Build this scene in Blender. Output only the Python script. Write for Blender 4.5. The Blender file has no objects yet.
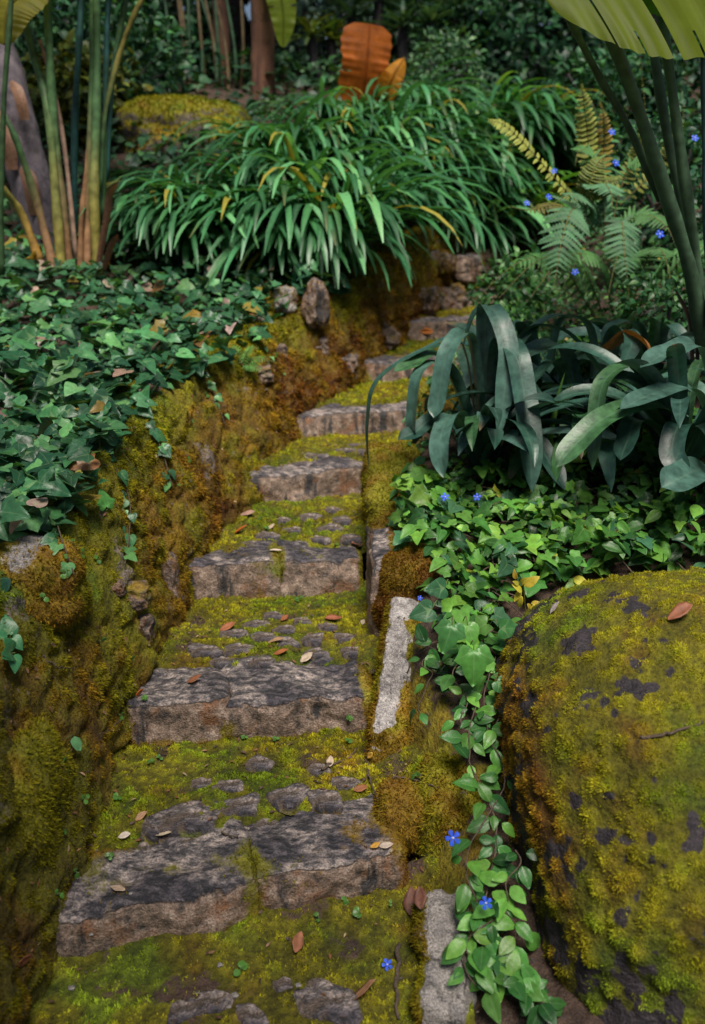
import bpy, math, random
import numpy as np

random.seed(11)
rng = np.random.default_rng(11)
scene = bpy.context.scene
COL = scene.collection
PI = math.pi

# ------------------------------------------------------------------ camera
FPX = 900.0
TH = math.atan((512 - 225) / FPX)
CZ = 1.75
CT, ST = math.cos(TH), math.sin(TH)


def aty(px, py, y):
    """Point of the place seen at that spot of the photograph, y metres ahead."""
    a = (px - 352.5) / FPX
    b = (512 - py) / FPX
    d = (a, CT + b * ST, -ST + b * CT)
    t = y / d[1]
    return np.array((d[0] * t, y, CZ + d[2] * t))


def proj(V):
    V = np.asarray(V, float)
    z = V[..., 2] - CZ
    d = V[..., 1] * CT - z * ST
    u = V[..., 1] * ST + z * CT
    d = np.where(d < 0.05, 0.05, d)
    return 352.5 + FPX * V[..., 0] / d, 512 - FPX * u / d, d


cam_d = bpy.data.cameras.new('camera')
cam = bpy.data.objects.new('camera', cam_d)
COL.objects.link(cam)
cam.location = (0, 0, CZ)
cam.rotation_euler = (PI / 2 - TH, 0, 0)
cam_d.sensor_fit = 'VERTICAL'
cam_d.sensor_height = 36
cam_d.lens = 36 * FPX / 1024
cam_d.clip_start = 0.02
cam_d.clip_end = 1000
cam_d.dof.use_dof = True
cam_d.dof.focus_distance = 3.0
cam_d.dof.aperture_fstop = 2.0
scene.camera = cam


# ------------------------------------------------------------------ noise
def _hash(i, j, k, s=0):
    h = (i.astype(np.int64) * 374761393 + j.astype(np.int64) * 668265263 + k.astype(np.int64) * 2147483647 + s * 974634777)
    h &= 0xFFFFFFFF
    h = ((h ^ (h >> 13)) * 1274126177) & 0xFFFFFFFF
    h = ((h ^ (h >> 15)) * 2246822519) & 0xFFFFFFFF
    return ((h ^ (h >> 16)) & 0xFFFFFF) / float(0xFFFFFF)


def vnoise(P, f, s=0):
    q = np.asarray(P, float) * f
    i = np.floor(q)
    t = q - i
    t = t * t * (3 - 2 * t)
    i = i.astype(np.int64)
    r = 0
    for dx in (0, 1):
        wx = t[..., 0] if dx else 1 - t[..., 0]
        for dy in (0, 1):
            wy = t[..., 1] if dy else 1 - t[..., 1]
            for dz in (0, 1):
                wz = t[..., 2] if dz else 1 - t[..., 2]
                r = r + wx * wy * wz * _hash(i[..., 0] + dx, i[..., 1] + dy, i[..., 2] + dz, s)
    return r


def fbm(P, f, o=4, s=0, g=0.5):
    a, r, n = 1.0, 0, 0
    for k in range(o):
        r = r + a * (vnoise(P, f, s + k * 17) - 0.5)
        n += a
        a *= g
        f *= 2.03
    return r / n * 2          # about -1..1


def voro(P, f, s=0):
    q = np.asarray(P, float) * f
    i = np.floor(q).astype(np.int64)
    d1 = np.full(q.shape[:-1], 9.0)
    d2 = d1.copy()
    idv = np.zeros(q.shape[:-1])
    for a in (-1, 0, 1):
        for b in (-1, 0, 1):
            for c in (-1, 0, 1):
                ci, cj, ck = i[..., 0] + a, i[..., 1] + b, i[..., 2] + c
                o = np.stack([ci + _hash(ci, cj, ck, s), cj + _hash(ci, cj, ck, s + 5), ck + _hash(ci, cj, ck, s + 9)], -1)
                d = np.sqrt(((q - o) ** 2).sum(-1))
                m = d < d1
                d2 = np.where(m, d1, np.minimum(d2, d))
                idv = np.where(m, _hash(ci, cj, ck, s + 3), idv)
                d1 = np.where(m, d, d1)
    return d1, d2, idv


def sstep(a, b, x):
    t = np.clip((np.asarray(x, float) - a) / (b - a), 0, 1)
    return t * t * (3 - 2 * t)


def interp(tab):
    xs = [p[0] for p in tab]
    ys = [p[1] for p in tab]
    return lambda v: np.interp(v, xs, ys)


def mixc(a, b, t):
    t = np.asarray(t)[..., None]
    return np.asarray(a) * (1 - t) + np.asarray(b) * t


def unit(v):
    v = np.asarray(v, float)
    return v / np.maximum(np.linalg.norm(v, axis=-1, keepdims=True), 1e-9)


# ------------------------------------------------------------------ mesh helpers
def make(name, V, F, mat, parent=None, col=None, attrs=None, smooth=True, world=True):
    """One mesh object. F: an (n,3) or (n,4) array, or a list of them."""
    V = np.asarray(V, np.float32).reshape(-1, 3).copy()
    if parent is not None and world:
        p, off = parent, np.zeros(3)
        while p is not None:
            off = off + np.array(p.location)
            p = p.parent
        V -= off.astype(np.float32)
    Fs = F if isinstance(F, list) else [F]
    Fs = [np.asarray(f, np.int32) for f in Fs if len(f)]
    me = bpy.data.meshes.new(name)
    nl = sum(f.size for f in Fs)
    npoly = sum(len(f) for f in Fs)
    me.vertices.add(len(V))
    me.vertices.foreach_set('co', V.ravel())
    me.loops.add(nl)
    me.loops.foreach_set('vertex_index', np.concatenate([f.ravel() for f in Fs]))
    me.polygons.add(npoly)
    starts, k = [], 0
    for f in Fs:
        starts.append(k + np.arange(len(f)) * f.shape[1])
        k += f.size
    me.polygons.foreach_set('loop_start', np.concatenate(starts).astype(np.int32))
    me.update(calc_edges=True)
    me.polygons.foreach_set('use_smooth', np.full(npoly, bool(smooth)))
    if col is not None:
        a = me.attributes.new('col', 'FLOAT_COLOR', 'POINT')
        c = np.ones((len(V), 4), np.float32)
        c[:, :3] = np.clip(np.broadcast_to(np.asarray(col), (len(V), 3)), 0.001, 1)
        a.data.foreach_set('color', c.ravel())
    for n, arr in (attrs or {}).items():
        a = me.attributes.new(n, 'FLOAT', 'POINT')
        a.data.foreach_set('value', np.broadcast_to(np.asarray(arr, np.float32), (len(V),)).astype(np.float32).copy())
    me.materials.append(mat)
    o = bpy.data.objects.new(name, me)
    COL.objects.link(o)
    if parent is not None:
        o.parent = parent
    return o


def tag(o, label, cat, group=None, kind=None):
    o['label'] = label
    o['category'] = cat
    if group:
        o['group'] = group
    if kind:
        o['kind'] = kind
    return o


def thing(name, label, cat, loc, group=None, rz=0.0):
    o = bpy.data.objects.new(name, None)
    o.empty_display_size = 0.1
    COL.objects.link(o)
    o.location = [float(v) for v in loc]
    o.rotation_euler = (0, 0, rz)
    return tag(o, label, cat, group)


def copy_tree(o, parent=None):
    c = o.copy()
    COL.objects.link(c)
    if parent is not None:
        c.parent = parent
    for ch in list(o.children):
        copy_tree(ch, c)
    return c


def grid_faces(nu, nv, off=0):
    i = np.arange(nu - 1)[:, None] * nv + np.arange(nv - 1)[None, :]
    i = i.ravel() + off
    return np.stack([i, i + nv, i + nv + 1, i + 1], 1)


def vnormals(V, F):
    N = np.zeros_like(V)
    for f in (F if isinstance(F, list) else [F]):
        n = np.cross(V[f[:, 2]] - V[f[:, 0]], V[f[:, -1]] - V[f[:, 1]]) if f.shape[1] == 4 else np.cross(V[f[:, 1]] - V[f[:, 0]], V[f[:, 2]] - V[f[:, 0]])
        for k in range(f.shape[1]):
            np.add.at(N, f[:, k], n)
    return unit(N)


class Bag:
    """Collects pieces into one mesh."""

    def __init__(self):
        self.V, self.F, self.C, self.R, self.n = [], {}, [], [], 0

    def add(self, V, F, C, R=None):
        V = np.asarray(V, float).reshape(-1, 3)
        for f in (F if isinstance(F, list) else [F]):
            f = np.asarray(f)
            self.F.setdefault(f.shape[1], []).append(f + self.n)
        self.V.append(V)
        self.C.append(np.broadcast_to(np.asarray(C, float), (len(V), 3)))
        self.R.append(np.zeros(len(V)) if R is None else np.broadcast_to(np.asarray(R, float), (len(V),)))
        self.n += len(V)

    def build(self, name, mat, parent=None, smooth=True, world=True):
        if not self.V:
            return None
        return make(name, np.concatenate(self.V), [np.concatenate(f) for f in self.F.values()], mat, parent,
                    np.concatenate(self.C), {'rib': np.concatenate(self.R)}, smooth, world)


# solids: what fallen leaves, sprouts and moss can sit on
SOLID_V, SOLID_N = [], []


def solid(V, N):
    SOLID_V.append(V)
    SOLID_N.append(N)


_cache = {}


def at_surf(px, py):
    """Nearest visible solid surface point under a spot of the photograph."""
    if 'x' not in _cache:
        V = np.concatenate(SOLID_V)
        N = np.concatenate(SOLID_N)
        x, y, d = proj(V)
        m = (x > -40) & (x < 745) & (y > -40) & (y < 1064) & (V[:, 1] > 0.5)
        _cache.update(V=V[m], N=N[m], x=x[m], y=y[m], d=d[m])
    c = _cache
    r2 = (c['x'] - px) ** 2 + (c['y'] - py) ** 2
    face = (c['N'] * (np.array([0, 0, CZ]) - c['V'])).sum(1) > 0
    for R in (4, 8, 16, 40):
        m = (r2 < R * R) & face
        if m.any():
            idx = np.where(m)[0]
            dmin = c['d'][idx].min()
            idx = idx[c['d'][idx] < dmin + 0.10]
            k = idx[np.argmin(r2[idx])]
            return c['V'][k].copy(), c['N'][k].copy()
    p = aty(px, py, 3.0)
    return p, np.array([0, 0, 1.0])


# ------------------------------------------------------------------ materials
def new_mat(name):
    m = bpy.data.materials.new(name)
    m.use_nodes = True
    nt = m.node_tree
    nt.nodes.clear()
    out = nt.nodes.new('ShaderNodeOutputMaterial')
    return m, nt, out


def N_(nt, kind, **kw):
    n = nt.nodes.new(kind)
    for k, v in kw.items():
        if k.startswith('i_'):
            key = k[2:].replace('_', ' ')
            n.inputs[key].default_value = v
        else:
            setattr(n, k, v)
    return n


def noise_node(nt, vec, scale, detail=4, rough=0.55):
    n = N_(nt, 'ShaderNodeTexNoise')
    n.inputs['Scale'].default_value = scale
    n.inputs['Detail'].default_value = detail
    n.inputs['Roughness'].default_value = rough
    nt.links.new(vec, n.inputs['Vector'])
    return n.outputs['Fac']


def ramp(nt, fac, stops):
    r = N_(nt, 'ShaderNodeValToRGB')
    e = r.color_ramp.elements
    while len(e) < len(stops):
        e.new(0.5)
    for k, (p, c) in enumerate(stops):
        e[k].position = p
        e[k].color = (*c, 1) if len(c) == 3 else c
    nt.links.new(fac, r.inputs['Fac'])
    return r.outputs['Color']


def mixrgb(nt, fac, a, b, mode='MIX'):
    m = N_(nt, 'ShaderNodeMix', data_type='RGBA', blend_type=mode)
    for sock, v in ((m.inputs[0], fac), (m.inputs[6], a), (m.inputs[7], b)):
        if isinstance(v, (int, float)):
            sock.default_value = v
        elif isinstance(v, tuple):
            sock.default_value = (*v, 1)
        else:
            nt.links.new(v, sock)
    return m.outputs[2]


def math_(nt, op, a, b=0.0, c=0.0):
    m = N_(nt, 'ShaderNodeMath', operation=op)
    for k, v in enumerate((a, b, c)):
        if isinstance(v, (int, float)):
            m.inputs[k].default_value = v
        else:
            nt.links.new(v, m.inputs[k])
    return m.outputs[0]


def attr(nt, name, out='Fac'):
    return N_(nt, 'ShaderNodeAttribute', attribute_name=name).outputs[out]


def leaf_material(name, rough=0.38, transl=0.22, rib=(0.30, 0.42, 0.20), ribmix=0.35, mottled=0.25, spec=0.5, scale=40.0, ribpow=10.0, tint=(1.5, 1.35, 0.45)):
    m, nt, out = new_mat(name)
    co = N_(nt, 'ShaderNodeTexCoord').outputs['Object']
    base = attr(nt, 'col', 'Color')
    n1 = noise_node(nt, co, scale, 3)
    shade = ramp(nt, n1, [(0.25, (1 - mottled,) * 3), (0.75, (1 + mottled,) * 3)])
    base = mixrgb(nt, 1.0, base, shade, 'MULTIPLY')
    r = math_(nt, 'POWER', attr(nt, 'rib'), ribpow)
    r = math_(nt, 'MULTIPLY', r, ribmix)
    base = mixrgb(nt, r, base, rib)
    p = N_(nt, 'ShaderNodeBsdfPrincipled')
    nt.links.new(base, p.inputs['Base Color'])
    p.inputs['Specular IOR Level'].default_value = spec
    rr = math_(nt, 'MULTIPLY_ADD', n1, 0.25, rough - 0.12)
    nt.links.new(rr, p.inputs['Roughness'])
    b = N_(nt, 'ShaderNodeBump')
    b.inputs['Strength'].default_value = 0.25
    b.inputs['Distance'].default_value = 0.004
    nt.links.new(noise_node(nt, co, scale * 2.2, 2), b.inputs['Height'])
    nt.links.new(b.outputs[0], p.inputs['Normal'])
    t = N_(nt, 'ShaderNodeBsdfTranslucent')
    tc = mixrgb(nt, 1.0, base, tint, 'MULTIPLY')
    nt.links.new(tc, t.inputs['Color'])
    mx = N_(nt, 'ShaderNodeMixShader')
    mx.inputs[0].default_value = transl
    nt.links.new(p.outputs[0], mx.inputs[1])
    nt.links.new(t.outputs[0], mx.inputs[2])
    nt.links.new(mx.outputs[0], out.inputs['Surface'])
    return m


def surface_material(name, rock_a=(0.21, 0.165, 0.14), rock_b=(0.09, 0.078, 0.075), rough=0.85, fine=90.0, bump=0.012):
    """Mossy/earthy surface: 'col' holds the growth's colour, 'bare' 0..1 where the stone shows."""
    m, nt, out = new_mat(name)
    co = N_(nt, 'ShaderNodeTexCoord').outputs['Object']
    growth = attr(nt, 'col', 'Color')
    nf = noise_node(nt, co, fine, 5, 0.65)
    nm = noise_node(nt, co, fine * 0.25, 4)
    growth = mixrgb(nt, 1.0, growth, ramp(nt, nf, [(0.3, (0.35, 0.35, 0.35)), (0.7, (1.5, 1.5, 1.5))]), 'MULTIPLY')
    rock = mixrgb(nt, ramp(nt, noise_node(nt, co, 16, 6, 0.7), [(0.36, (0, 0, 0)), (0.62, (1, 1, 1))]), rock_b, rock_a)
    rock = mixrgb(nt, 1.0, rock, ramp(nt, noise_node(nt, co, 190, 2, 0.6), [(0.3, (0.45, 0.45, 0.47)), (0.7, (1.45, 1.42, 1.4))]), 'MULTIPLY')
    rock = mixrgb(nt, ramp(nt, noise_node(nt, co, 34, 5, 0.7), [(0.56, (0, 0, 0)), (0.66, (0.8, 0.8, 0.8))]), rock, (0.025, 0.025, 0.03))
    f = math_(nt, 'ADD', attr(nt, 'bare'), math_(nt, 'MULTIPLY_ADD', nm, 0.9, -0.45))
    f = math_(nt, 'ADD', f, math_(nt, 'MULTIPLY_ADD', nf, 0.5, -0.25))
    f = ramp(nt, f, [(0.42, (0, 0, 0)), (0.58, (1, 1, 1))])
    c = mixrgb(nt, f, growth, rock)
    p = N_(nt, 'ShaderNodeBsdfPrincipled')
    nt.links.new(c, p.inputs['Base Color'])
    nt.links.new(ramp(nt, f, [(0, (0.95,) * 3), (1, (rough - 0.15,) * 3)]), p.inputs['Roughness'])
    p.inputs['Specular IOR Level'].default_value = 0.35
    h = math_(nt, 'ADD', math_(nt, 'MULTIPLY', nf, 1.0), math_(nt, 'MULTIPLY', nm, 1.6))
    b = N_(nt, 'ShaderNodeBump')
    b.inputs['Strength'].default_value = 0.8
    b.inputs['Distance'].default_value = bump
    nt.links.new(h, b.inputs['Height'])
    nt.links.new(b.outputs[0], p.inputs['Normal'])
    nt.links.new(p.outputs[0], out.inputs['Surface'])
    return m


def granite_material(name):
    """Step stone: 'top' = worn upper face with dark algae, 'bare' low = moss grown over ('col')."""
    m, nt, out = new_mat(name)
    co = N_(nt, 'ShaderNodeTexCoord').outputs['Object']
    sp = noise_node(nt, co, 160, 3, 0.6)
    mid = noise_node(nt, co, 22, 6, 0.65)
    big = noise_node(nt, co, 5.5, 5, 0.6)
    front = ramp(nt, mid, [(0.32, (0.030, 0.026, 0.026)), (0.43, (0.12, 0.085, 0.065)), (0.53, (0.21, 0.145, 0.11)), (0.68, (0.35, 0.265, 0.215))])
    # rusty seep, soot-dark algae streaks
    front = mixrgb(nt, ramp(nt, noise_node(nt, co, 9, 5, 0.65), [(0.52, (0, 0, 0)), (0.64, (0.8,) * 3)]), front, (0.17, 0.07, 0.026))
    streak = N_(nt, 'ShaderNodeMapping')
    streak.inputs['Scale'].default_value = (9, 9, 1.6)
    nt.links.new(co, streak.inputs['Vector'])
    front = mixrgb(nt, ramp(nt, noise_node(nt, streak.outputs[0], 1.0, 5, 0.65), [(0.52, (0, 0, 0)), (0.59, (0.92,) * 3)]), front, (0.018, 0.018, 0.022))
    smap = N_(nt, 'ShaderNodeMapping')
    smap.inputs['Scale'].default_value = (24, 46, 30)
    smap.inputs['Rotation'].default_value = (0, 0, 0.35)
    nt.links.new(co, smap.inputs['Vector'])
    grain = noise_node(nt, smap.outputs[0], 1.0, 5, 0.7)
    top = ramp(nt, grain, [(0.36, (0.024, 0.023, 0.028)), (0.47, (0.085, 0.075, 0.078)), (0.56, (0.25, 0.205, 0.19)), (0.70, (0.44, 0.36, 0.32))])
    top = mixrgb(nt, ramp(nt, big, [(0.44, (0, 0, 0)), (0.58, (0.95,) * 3)]), top, mixrgb(nt, 1.0, top, (0.22, 0.23, 0.31), 'MULTIPLY'))
    tf = math_(nt, 'ADD', attr(nt, 'top'), math_(nt, 'MULTIPLY_ADD', mid, 1.5, -0.75))
    tf = ramp(nt, tf, [(0.38, (0, 0, 0)), (0.6, (1, 1, 1))])
    c = mixrgb(nt, tf, front, top)
    c = mixrgb(nt, 1.0, c, ramp(nt, sp, [(0.3, (0.45,) * 3), (0.7, (1.65,) * 3)]), 'MULTIPLY')
    nf = noise_node(nt, co, 70, 5, 0.65)
    growth = mixrgb(nt, 1.0, attr(nt, 'col', 'Color'), ramp(nt, nf, [(0.3, (0.35,) * 3), (0.7, (1.5,) * 3)]), 'MULTIPLY')
    f = math_(nt, 'ADD', attr(nt, 'bare'), math_(nt, 'MULTIPLY_ADD', nf, 0.6, -0.3))
    f = math_(nt, 'ADD', f, math_(nt, 'MULTIPLY_ADD', mid, 0.9, -0.45))
    f = ramp(nt, f, [(0.35, (0, 0, 0)), (0.6, (1, 1, 1))])
    c = mixrgb(nt, f, growth, c)
    p = N_(nt, 'ShaderNodeBsdfPrincipled')
    nt.links.new(c, p.inputs['Base Color'])
    nt.links.new(ramp(nt, mid, [(0.3, (0.5,) * 3), (0.7, (0.85,) * 3)]), p.inputs['Roughness'])
    h = math_(nt, 'ADD', math_(nt, 'MULTIPLY', sp, 0.35), math_(nt, 'MULTIPLY', mid, 1.5))
    h = math_(nt, 'ADD', h, math_(nt, 'MULTIPLY', math_(nt, 'MULTIPLY', grain, tf), 0.9))
    b = N_(nt, 'ShaderNodeBump')
    b.inputs['Strength'].default_value = 0.85
    b.inputs['Distance'].default_value = 0.014
    nt.links.new(h, b.inputs['Height'])
    nt.links.new(b.outputs[0], p.inputs['Normal'])
    nt.links.new(p.outputs[0], out.inputs['Surface'])
    return m


def bark_material(name, a, b, scale=(6, 6, 1.2)):
    m, nt, out = new_mat(name)
    co = N_(nt, 'ShaderNodeTexCoord').outputs['Object']
    mp = N_(nt, 'ShaderNodeMapping')
    mp.inputs['Scale'].default_value = scale
    nt.links.new(co, mp.inputs['Vector'])
    n = noise_node(nt, mp.outputs[0], 3.0, 6, 0.65)
    c = ramp(nt, n, [(0.33, b), (0.66, a)])
    n2 = noise_node(nt, co, 7, 4)
    c = mixrgb(nt, ramp(nt, n2, [(0.52, (0, 0, 0)), (0.64, (0.7,) * 3)]), c, tuple(v * 0.3 for v in a))
    p = N_(nt, 'ShaderNodeBsdfPrincipled')
    nt.links.new(c, p.inputs['Base Color'])
    p.inputs['Roughness'].default_value = 0.9
    bm = N_(nt, 'ShaderNodeBump')
    bm.inputs['Strength'].default_value = 0.7
    bm.inputs['Distance'].default_value = 0.03
    nt.links.new(n, bm.inputs['Height'])
    nt.links.new(bm.outputs[0], p.inputs['Normal'])
    nt.links.new(p.outputs[0], out.inputs['Surface'])
    return m


M_IVY = leaf_material('ivy_leaf', rough=0.36, ribmix=0.32, spec=0.36, ribpow=14, mottled=.32)
M_VINCA = leaf_material('periwinkle_leaf', rough=0.38, ribmix=0.32, transl=0.3, spec=0.34, ribpow=12, mottled=.3)
M_STRAP = leaf_material('strap_leaf', rough=0.40, ribmix=0.12, mottled=0.15, transl=0.25, ribpow=4)
M_BROM = leaf_material('bromeliad_leaf', rough=0.40, rib=(.12, .20, .14), ribpow=16, ribmix=0.35, mottled=0.5, transl=0.10, scale=26, tint=(1.2, 1.4, .6))
M_FERN = leaf_material('fern_frond', rough=0.6, ribmix=0.5, transl=0.3, rib=(0.30, 0.2, 0.06), spec=0.3)
M_BANANA = leaf_material('banana_leaf', rough=0.5, spec=0.25, ribmix=0.4, transl=0.65, mottled=0.12, scale=9, rib=(0.45, 0.42, 0.1), ribpow=24)
M_STALK = leaf_material('green_stalk', rough=0.5, ribmix=0, transl=0.0, mottled=0.55, scale=16, spec=0.3)
M_BACK = leaf_material('shade_leaf', rough=0.45, ribmix=0.2, transl=0.25, spec=0.3)
M_TUFT = leaf_material('moss_tuft', tint=(1.2, 1.3, 0.6), rough=0.8, ribmix=0, transl=0.3, spec=0.05, mottled=0.3, scale=60)
M_DRY = leaf_material('dry_leaf', rough=0.62, ribmix=0.5, transl=0.15, mottled=0.4, scale=50, rib=(0.13, 0.07, 0.03))
M_DRYBIG = leaf_material('dry_banana_leaf', rough=0.6, ribmix=0.6, transl=0.5, mottled=0.35, scale=14, rib=(0.10, 0.04, 0.02), spec=0.2, ribpow=18, tint=(1.5, 1.0, .5))
M_TWIG = bark_material('twig_bark', (0.17, 0.12, 0.085), (0.05, 0.035, 0.025), (30, 30, 30))
M_PETAL = leaf_material('blue_petal', rough=0.55, ribmix=0.12, transl=0.3, mottled=0.1, rib=(0.5, 0.55, 0.95), ribpow=3, tint=(1, 1, 1))
M_MOSS = surface_material('moss_over_stone')
M_BOULDER = surface_material('boulder_moss', rock_a=(0.045, 0.036, 0.042), rock_b=(0.013, 0.011, 0.014), fine=75)
M_PALE = surface_material('pale_lichen_stone', rock_a=(0.46, 0.43, 0.42), rock_b=(0.15, 0.135, 0.135), fine=90)
M_GREY = surface_material('grey_lichen_stone', rock_a=(0.36, 0.33, 0.31), rock_b=(0.15, 0.14, 0.14), fine=90)
M_SOIL = surface_material('leaf_mould', rock_a=(0.09, 0.055, 0.04), rock_b=(0.035, 0.022, 0.016), fine=60, bump=0.02)
M_GRANITE = granite_material('weathered_granite')
M_BARK_RED = bark_material('banana_trunk', (0.22, 0.105, 0.06), (0.07, 0.03, 0.025), (5, 5, 0.7))
M_BARK_GREY = bark_material('grey_trunk', (0.16, 0.13, 0.15), (0.04, 0.035, 0.05), (4, 4, 2.5))
M_BARK_DARK = bark_material('dark_trunk', (0.05, 0.042, 0.045), (0.015, 0.013, 0.016), (5, 5, 6))

# ------------------------------------------------------------------ lie of the land
XL = interp([(0.5, -.82), (1.96, -.80), (2.78, -.77), (3.65, -.77), (4.49, -.53), (5.24, -.33), (6.16, .07), (7.13, .40), (8.1, .8), (9.2, 1.3), (10, 1.7)])
XR = interp([(0.5, .16), (1.95, .16), (2.4, .17), (2.85, .07), (3.2, .07), (3.81, .05), (4.8, .2), (5.33, .42), (6.5, .86), (7.6, 1.28), (8.5, 1.6), (9.2, 1.8), (10, 2.1)])
ZT = interp([(0.5, -.32), (1.2, -.18), (1.95, -.16), (2.05, 0), (2.8, 0), (2.85, .16), (3.7, .17), (3.75, .33), (4.6, .34), (4.65, .52), (5.25, .53), (5.3, .68), (6.3, .70), (6.35, .86), (7.3, .87), (7.35, 1.03), (8.2, 1.04), (8.25, 1.2), (9.2, 1.35), (10, 1.6)])
ZL = interp([(0.5, .72), (2.2, .8), (2.9, .82), (3.6, .91), (4.2, .97), (4.9, 1.08), (5.5, 1.17), (6.1, 1.27), (6.8, 1.42), (8, 1.66), (9.2, 1.9), (10.5, 2.2)])
XLT = interp([(0.5, -1.15), (2.2, -1.1), (2.9, -1.03), (3.6, -.97), (4.2, -.88), (4.9, -.72), (5.5, -.53), (6.1, -.2), (6.8, .14), (8, .58), (9.2, 1.1), (10, 1.45)])
ZRE = interp([(0.5, -.45), (1.9, -.14), (2.4, .07), (2.8, .24), (3.2, .38), (4, .56), (4.8, .68), (5.4, .82), (6.5, 1.05), (7.6, 1.25), (8.5, 1.42), (9.5, 1.65), (10.5, 1.9)])


def hill(y):
    return np.where(y > 6.8, 0.215 * (np.minimum(y, 26) - 6.8), 0) + np.where(y > 26, 0.08 * (y - 26), 0)


def ground(x, y):
    x, y = np.asarray(x, float), np.asarray(y, float)
    dl = np.clip(XLT(y) - x, 0, 60)
    dr = np.clip(x - XR(y) - .1, 0, 60)
    zl = ZL(y) - .07 + .07 * np.minimum(dl, 8) + hill(y)
    end = sstep(8.7, 10.2, y)
    zr = ZRE(y) + (.20 + .14 * sstep(4.1, 5.4, y)) * np.minimum(dr, 2.2) + .1 * np.clip(dr - 2.2, 0, 20) + hill(y) * np.maximum(np.clip(dr / 1.2, 0, 1), end)
    zc = ZT(y) - .28
    a = sstep(0.30, 0.55, XL(y) - x)
    b = sstep(0.0, 0.17, x - XR(y))
    mid = sstep(-.7, .9, x - (XL(y) + XR(y)) / 2)
    a = np.where(x < (XL(y) + XR(y)) / 2, a, 0)
    b = np.where(x >= (XL(y) + XR(y)) / 2, b, 0)
    z = zc * (1 - a) * (1 - b) + zl * a + zr * b
    z = z * (1 - end) + (zl * (1 - mid) + zr * mid) * end
    P = np.stack([x, y, np.zeros_like(x)], -1)
    return z + .05 * fbm(P, 1.7, 4, 3) * np.clip(a + b, 0, 1) + .6 * fbm(P, .12, 3, 8) * sstep(10, 30, np.abs(y) + np.abs(x))


def gp(x, y, up=0.0):
    return np.array([x, y, float(ground(x, y)) + up])


def gpx(px, y, up=0.0):
    """Ground point y metres ahead in the column of the photograph px."""
    x = 0.0
    for _ in range(6):
        z = float(ground(x, y)) - CZ
        d = y * CT - z * ST
        x = (px - 352.5) / FPX * d
    return gp(x, y, up)


def moss_color(P, tone=0.5):
    """Moss: rust, ochre, olive and green patches; tone 0 rusty .. 1 green."""
    a = fbm(P, 3.2, 4, 21) * .55 + fbm(P, 14, 3, 22) * .45
    t = np.clip(tone + a * .75, 0, 1)
    rust, ochre = np.array((.125, .050, .010)), np.array((.195, .118, .012))
    olive, green = np.array((.190, .172, .011)), np.array((.120, .162, .012))
    c = mixc(rust, ochre, sstep(0, .35, t))
    c = mixc(c, olive, sstep(.32, .62, t))
    c = mixc(c, green, sstep(.66, 1, t))
    d = fbm(P, 6.5, 3, 31)
    return c * (1 + .55 * d)[..., None]


def scatter(V, F, n, weight=None):
    T = []
    for f in (F if isinstance(F, list) else [F]):
        if f.shape[1] == 4:
            T += [f[:, [0, 1, 2]], f[:, [0, 2, 3]]]
        else:
            T.append(f)
    T = np.concatenate(T)
    A = np.linalg.norm(np.cross(V[T[:, 1]] - V[T[:, 0]], V[T[:, 2]] - V[T[:, 0]]), axis=1)
    if weight is not None:
        A = A * weight[T].mean(1)
    k = rng.choice(len(T), n, p=A / A.sum())
    u, v = rng.random(n), rng.random(n)
    s = u + v > 1
    u[s], v[s] = 1 - u[s], 1 - v[s]
    w = 1 - u - v
    return V[T[k, 0]] * w[:, None] + V[T[k, 1]] * u[:, None] + V[T[k, 2]] * v[:, None], T[k, 0]


def tufts(P, N, h, C, blades=3):
    """Little moss shoots standing on points P."""
    n = len(P)
    h = np.broadcast_to(h, (n,))
    bag = Bag()
    for b in range(blades):
        r = unit(rng.normal(size=(n, 3)))
        side = unit(np.cross(N, r))
        tip = unit(N + .75 * r) * (h * rng.uniform(.6, 1.2, n))[:, None]
        w = (h * rng.uniform(.16, .3, n))[:, None]
        base = P + np.cross(N, side) * (h * rng.uniform(-.35, .35, n))[:, None] - N * .002
        V = np.stack([base - side * w, base + side * w, base + tip], 1).reshape(-1, 3)
        F = np.arange(n * 3).reshape(-1, 3)
        cc = np.repeat(C * rng.uniform(.65, 1.35, (n, 1)), 3, 0)
        bag.add(V, F, cc)
    return bag


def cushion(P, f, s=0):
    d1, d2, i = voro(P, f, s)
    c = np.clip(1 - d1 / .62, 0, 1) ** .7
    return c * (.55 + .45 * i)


def soft_bare(P, f, s, lo, hi):
    return sstep(lo, hi, fbm(P, f, 4, s))


# ------------------------------------------------------------------ ground sheet
gx = np.concatenate([np.linspace(-90, -6, 22), np.arange(-5.8, 5.81, .07), np.linspace(6, 90, 22)])
gy = np.concatenate([np.linspace(-40, 0, 12), np.arange(.3, 14, .07), np.linspace(14.4, 30, 24), np.linspace(33, 160, 20)])
GX, GY = np.meshgrid(gx, gy, indexing='ij')
GZ = ground(GX, GY)
V = np.stack([GX, GY, GZ], -1).reshape(-1, 3)
F = grid_faces(len(gx), len(gy))
Nn = vnormals(V, F)
V = V + Nn * (.025 * fbm(V, 9, 3, 40))[:, None]
edge = np.exp(-np.abs(V[:, 0] - XR(V[:, 1]) - .05) / .16) * (1 - sstep(7, 9.5, V[:, 1]))
mossy = np.clip(.0 + 1.1 * edge + .35 * fbm(V, 2.2, 3, 44), 0, 1)
tag(make('ground', V, F, M_SOIL, col=moss_color(V, .55), attrs={'bare': 1.1 - mossy}),
    'dark leaf mould and soil of the hillside under the plants', 'ground', kind='structure')
solid(V, Nn)

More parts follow.
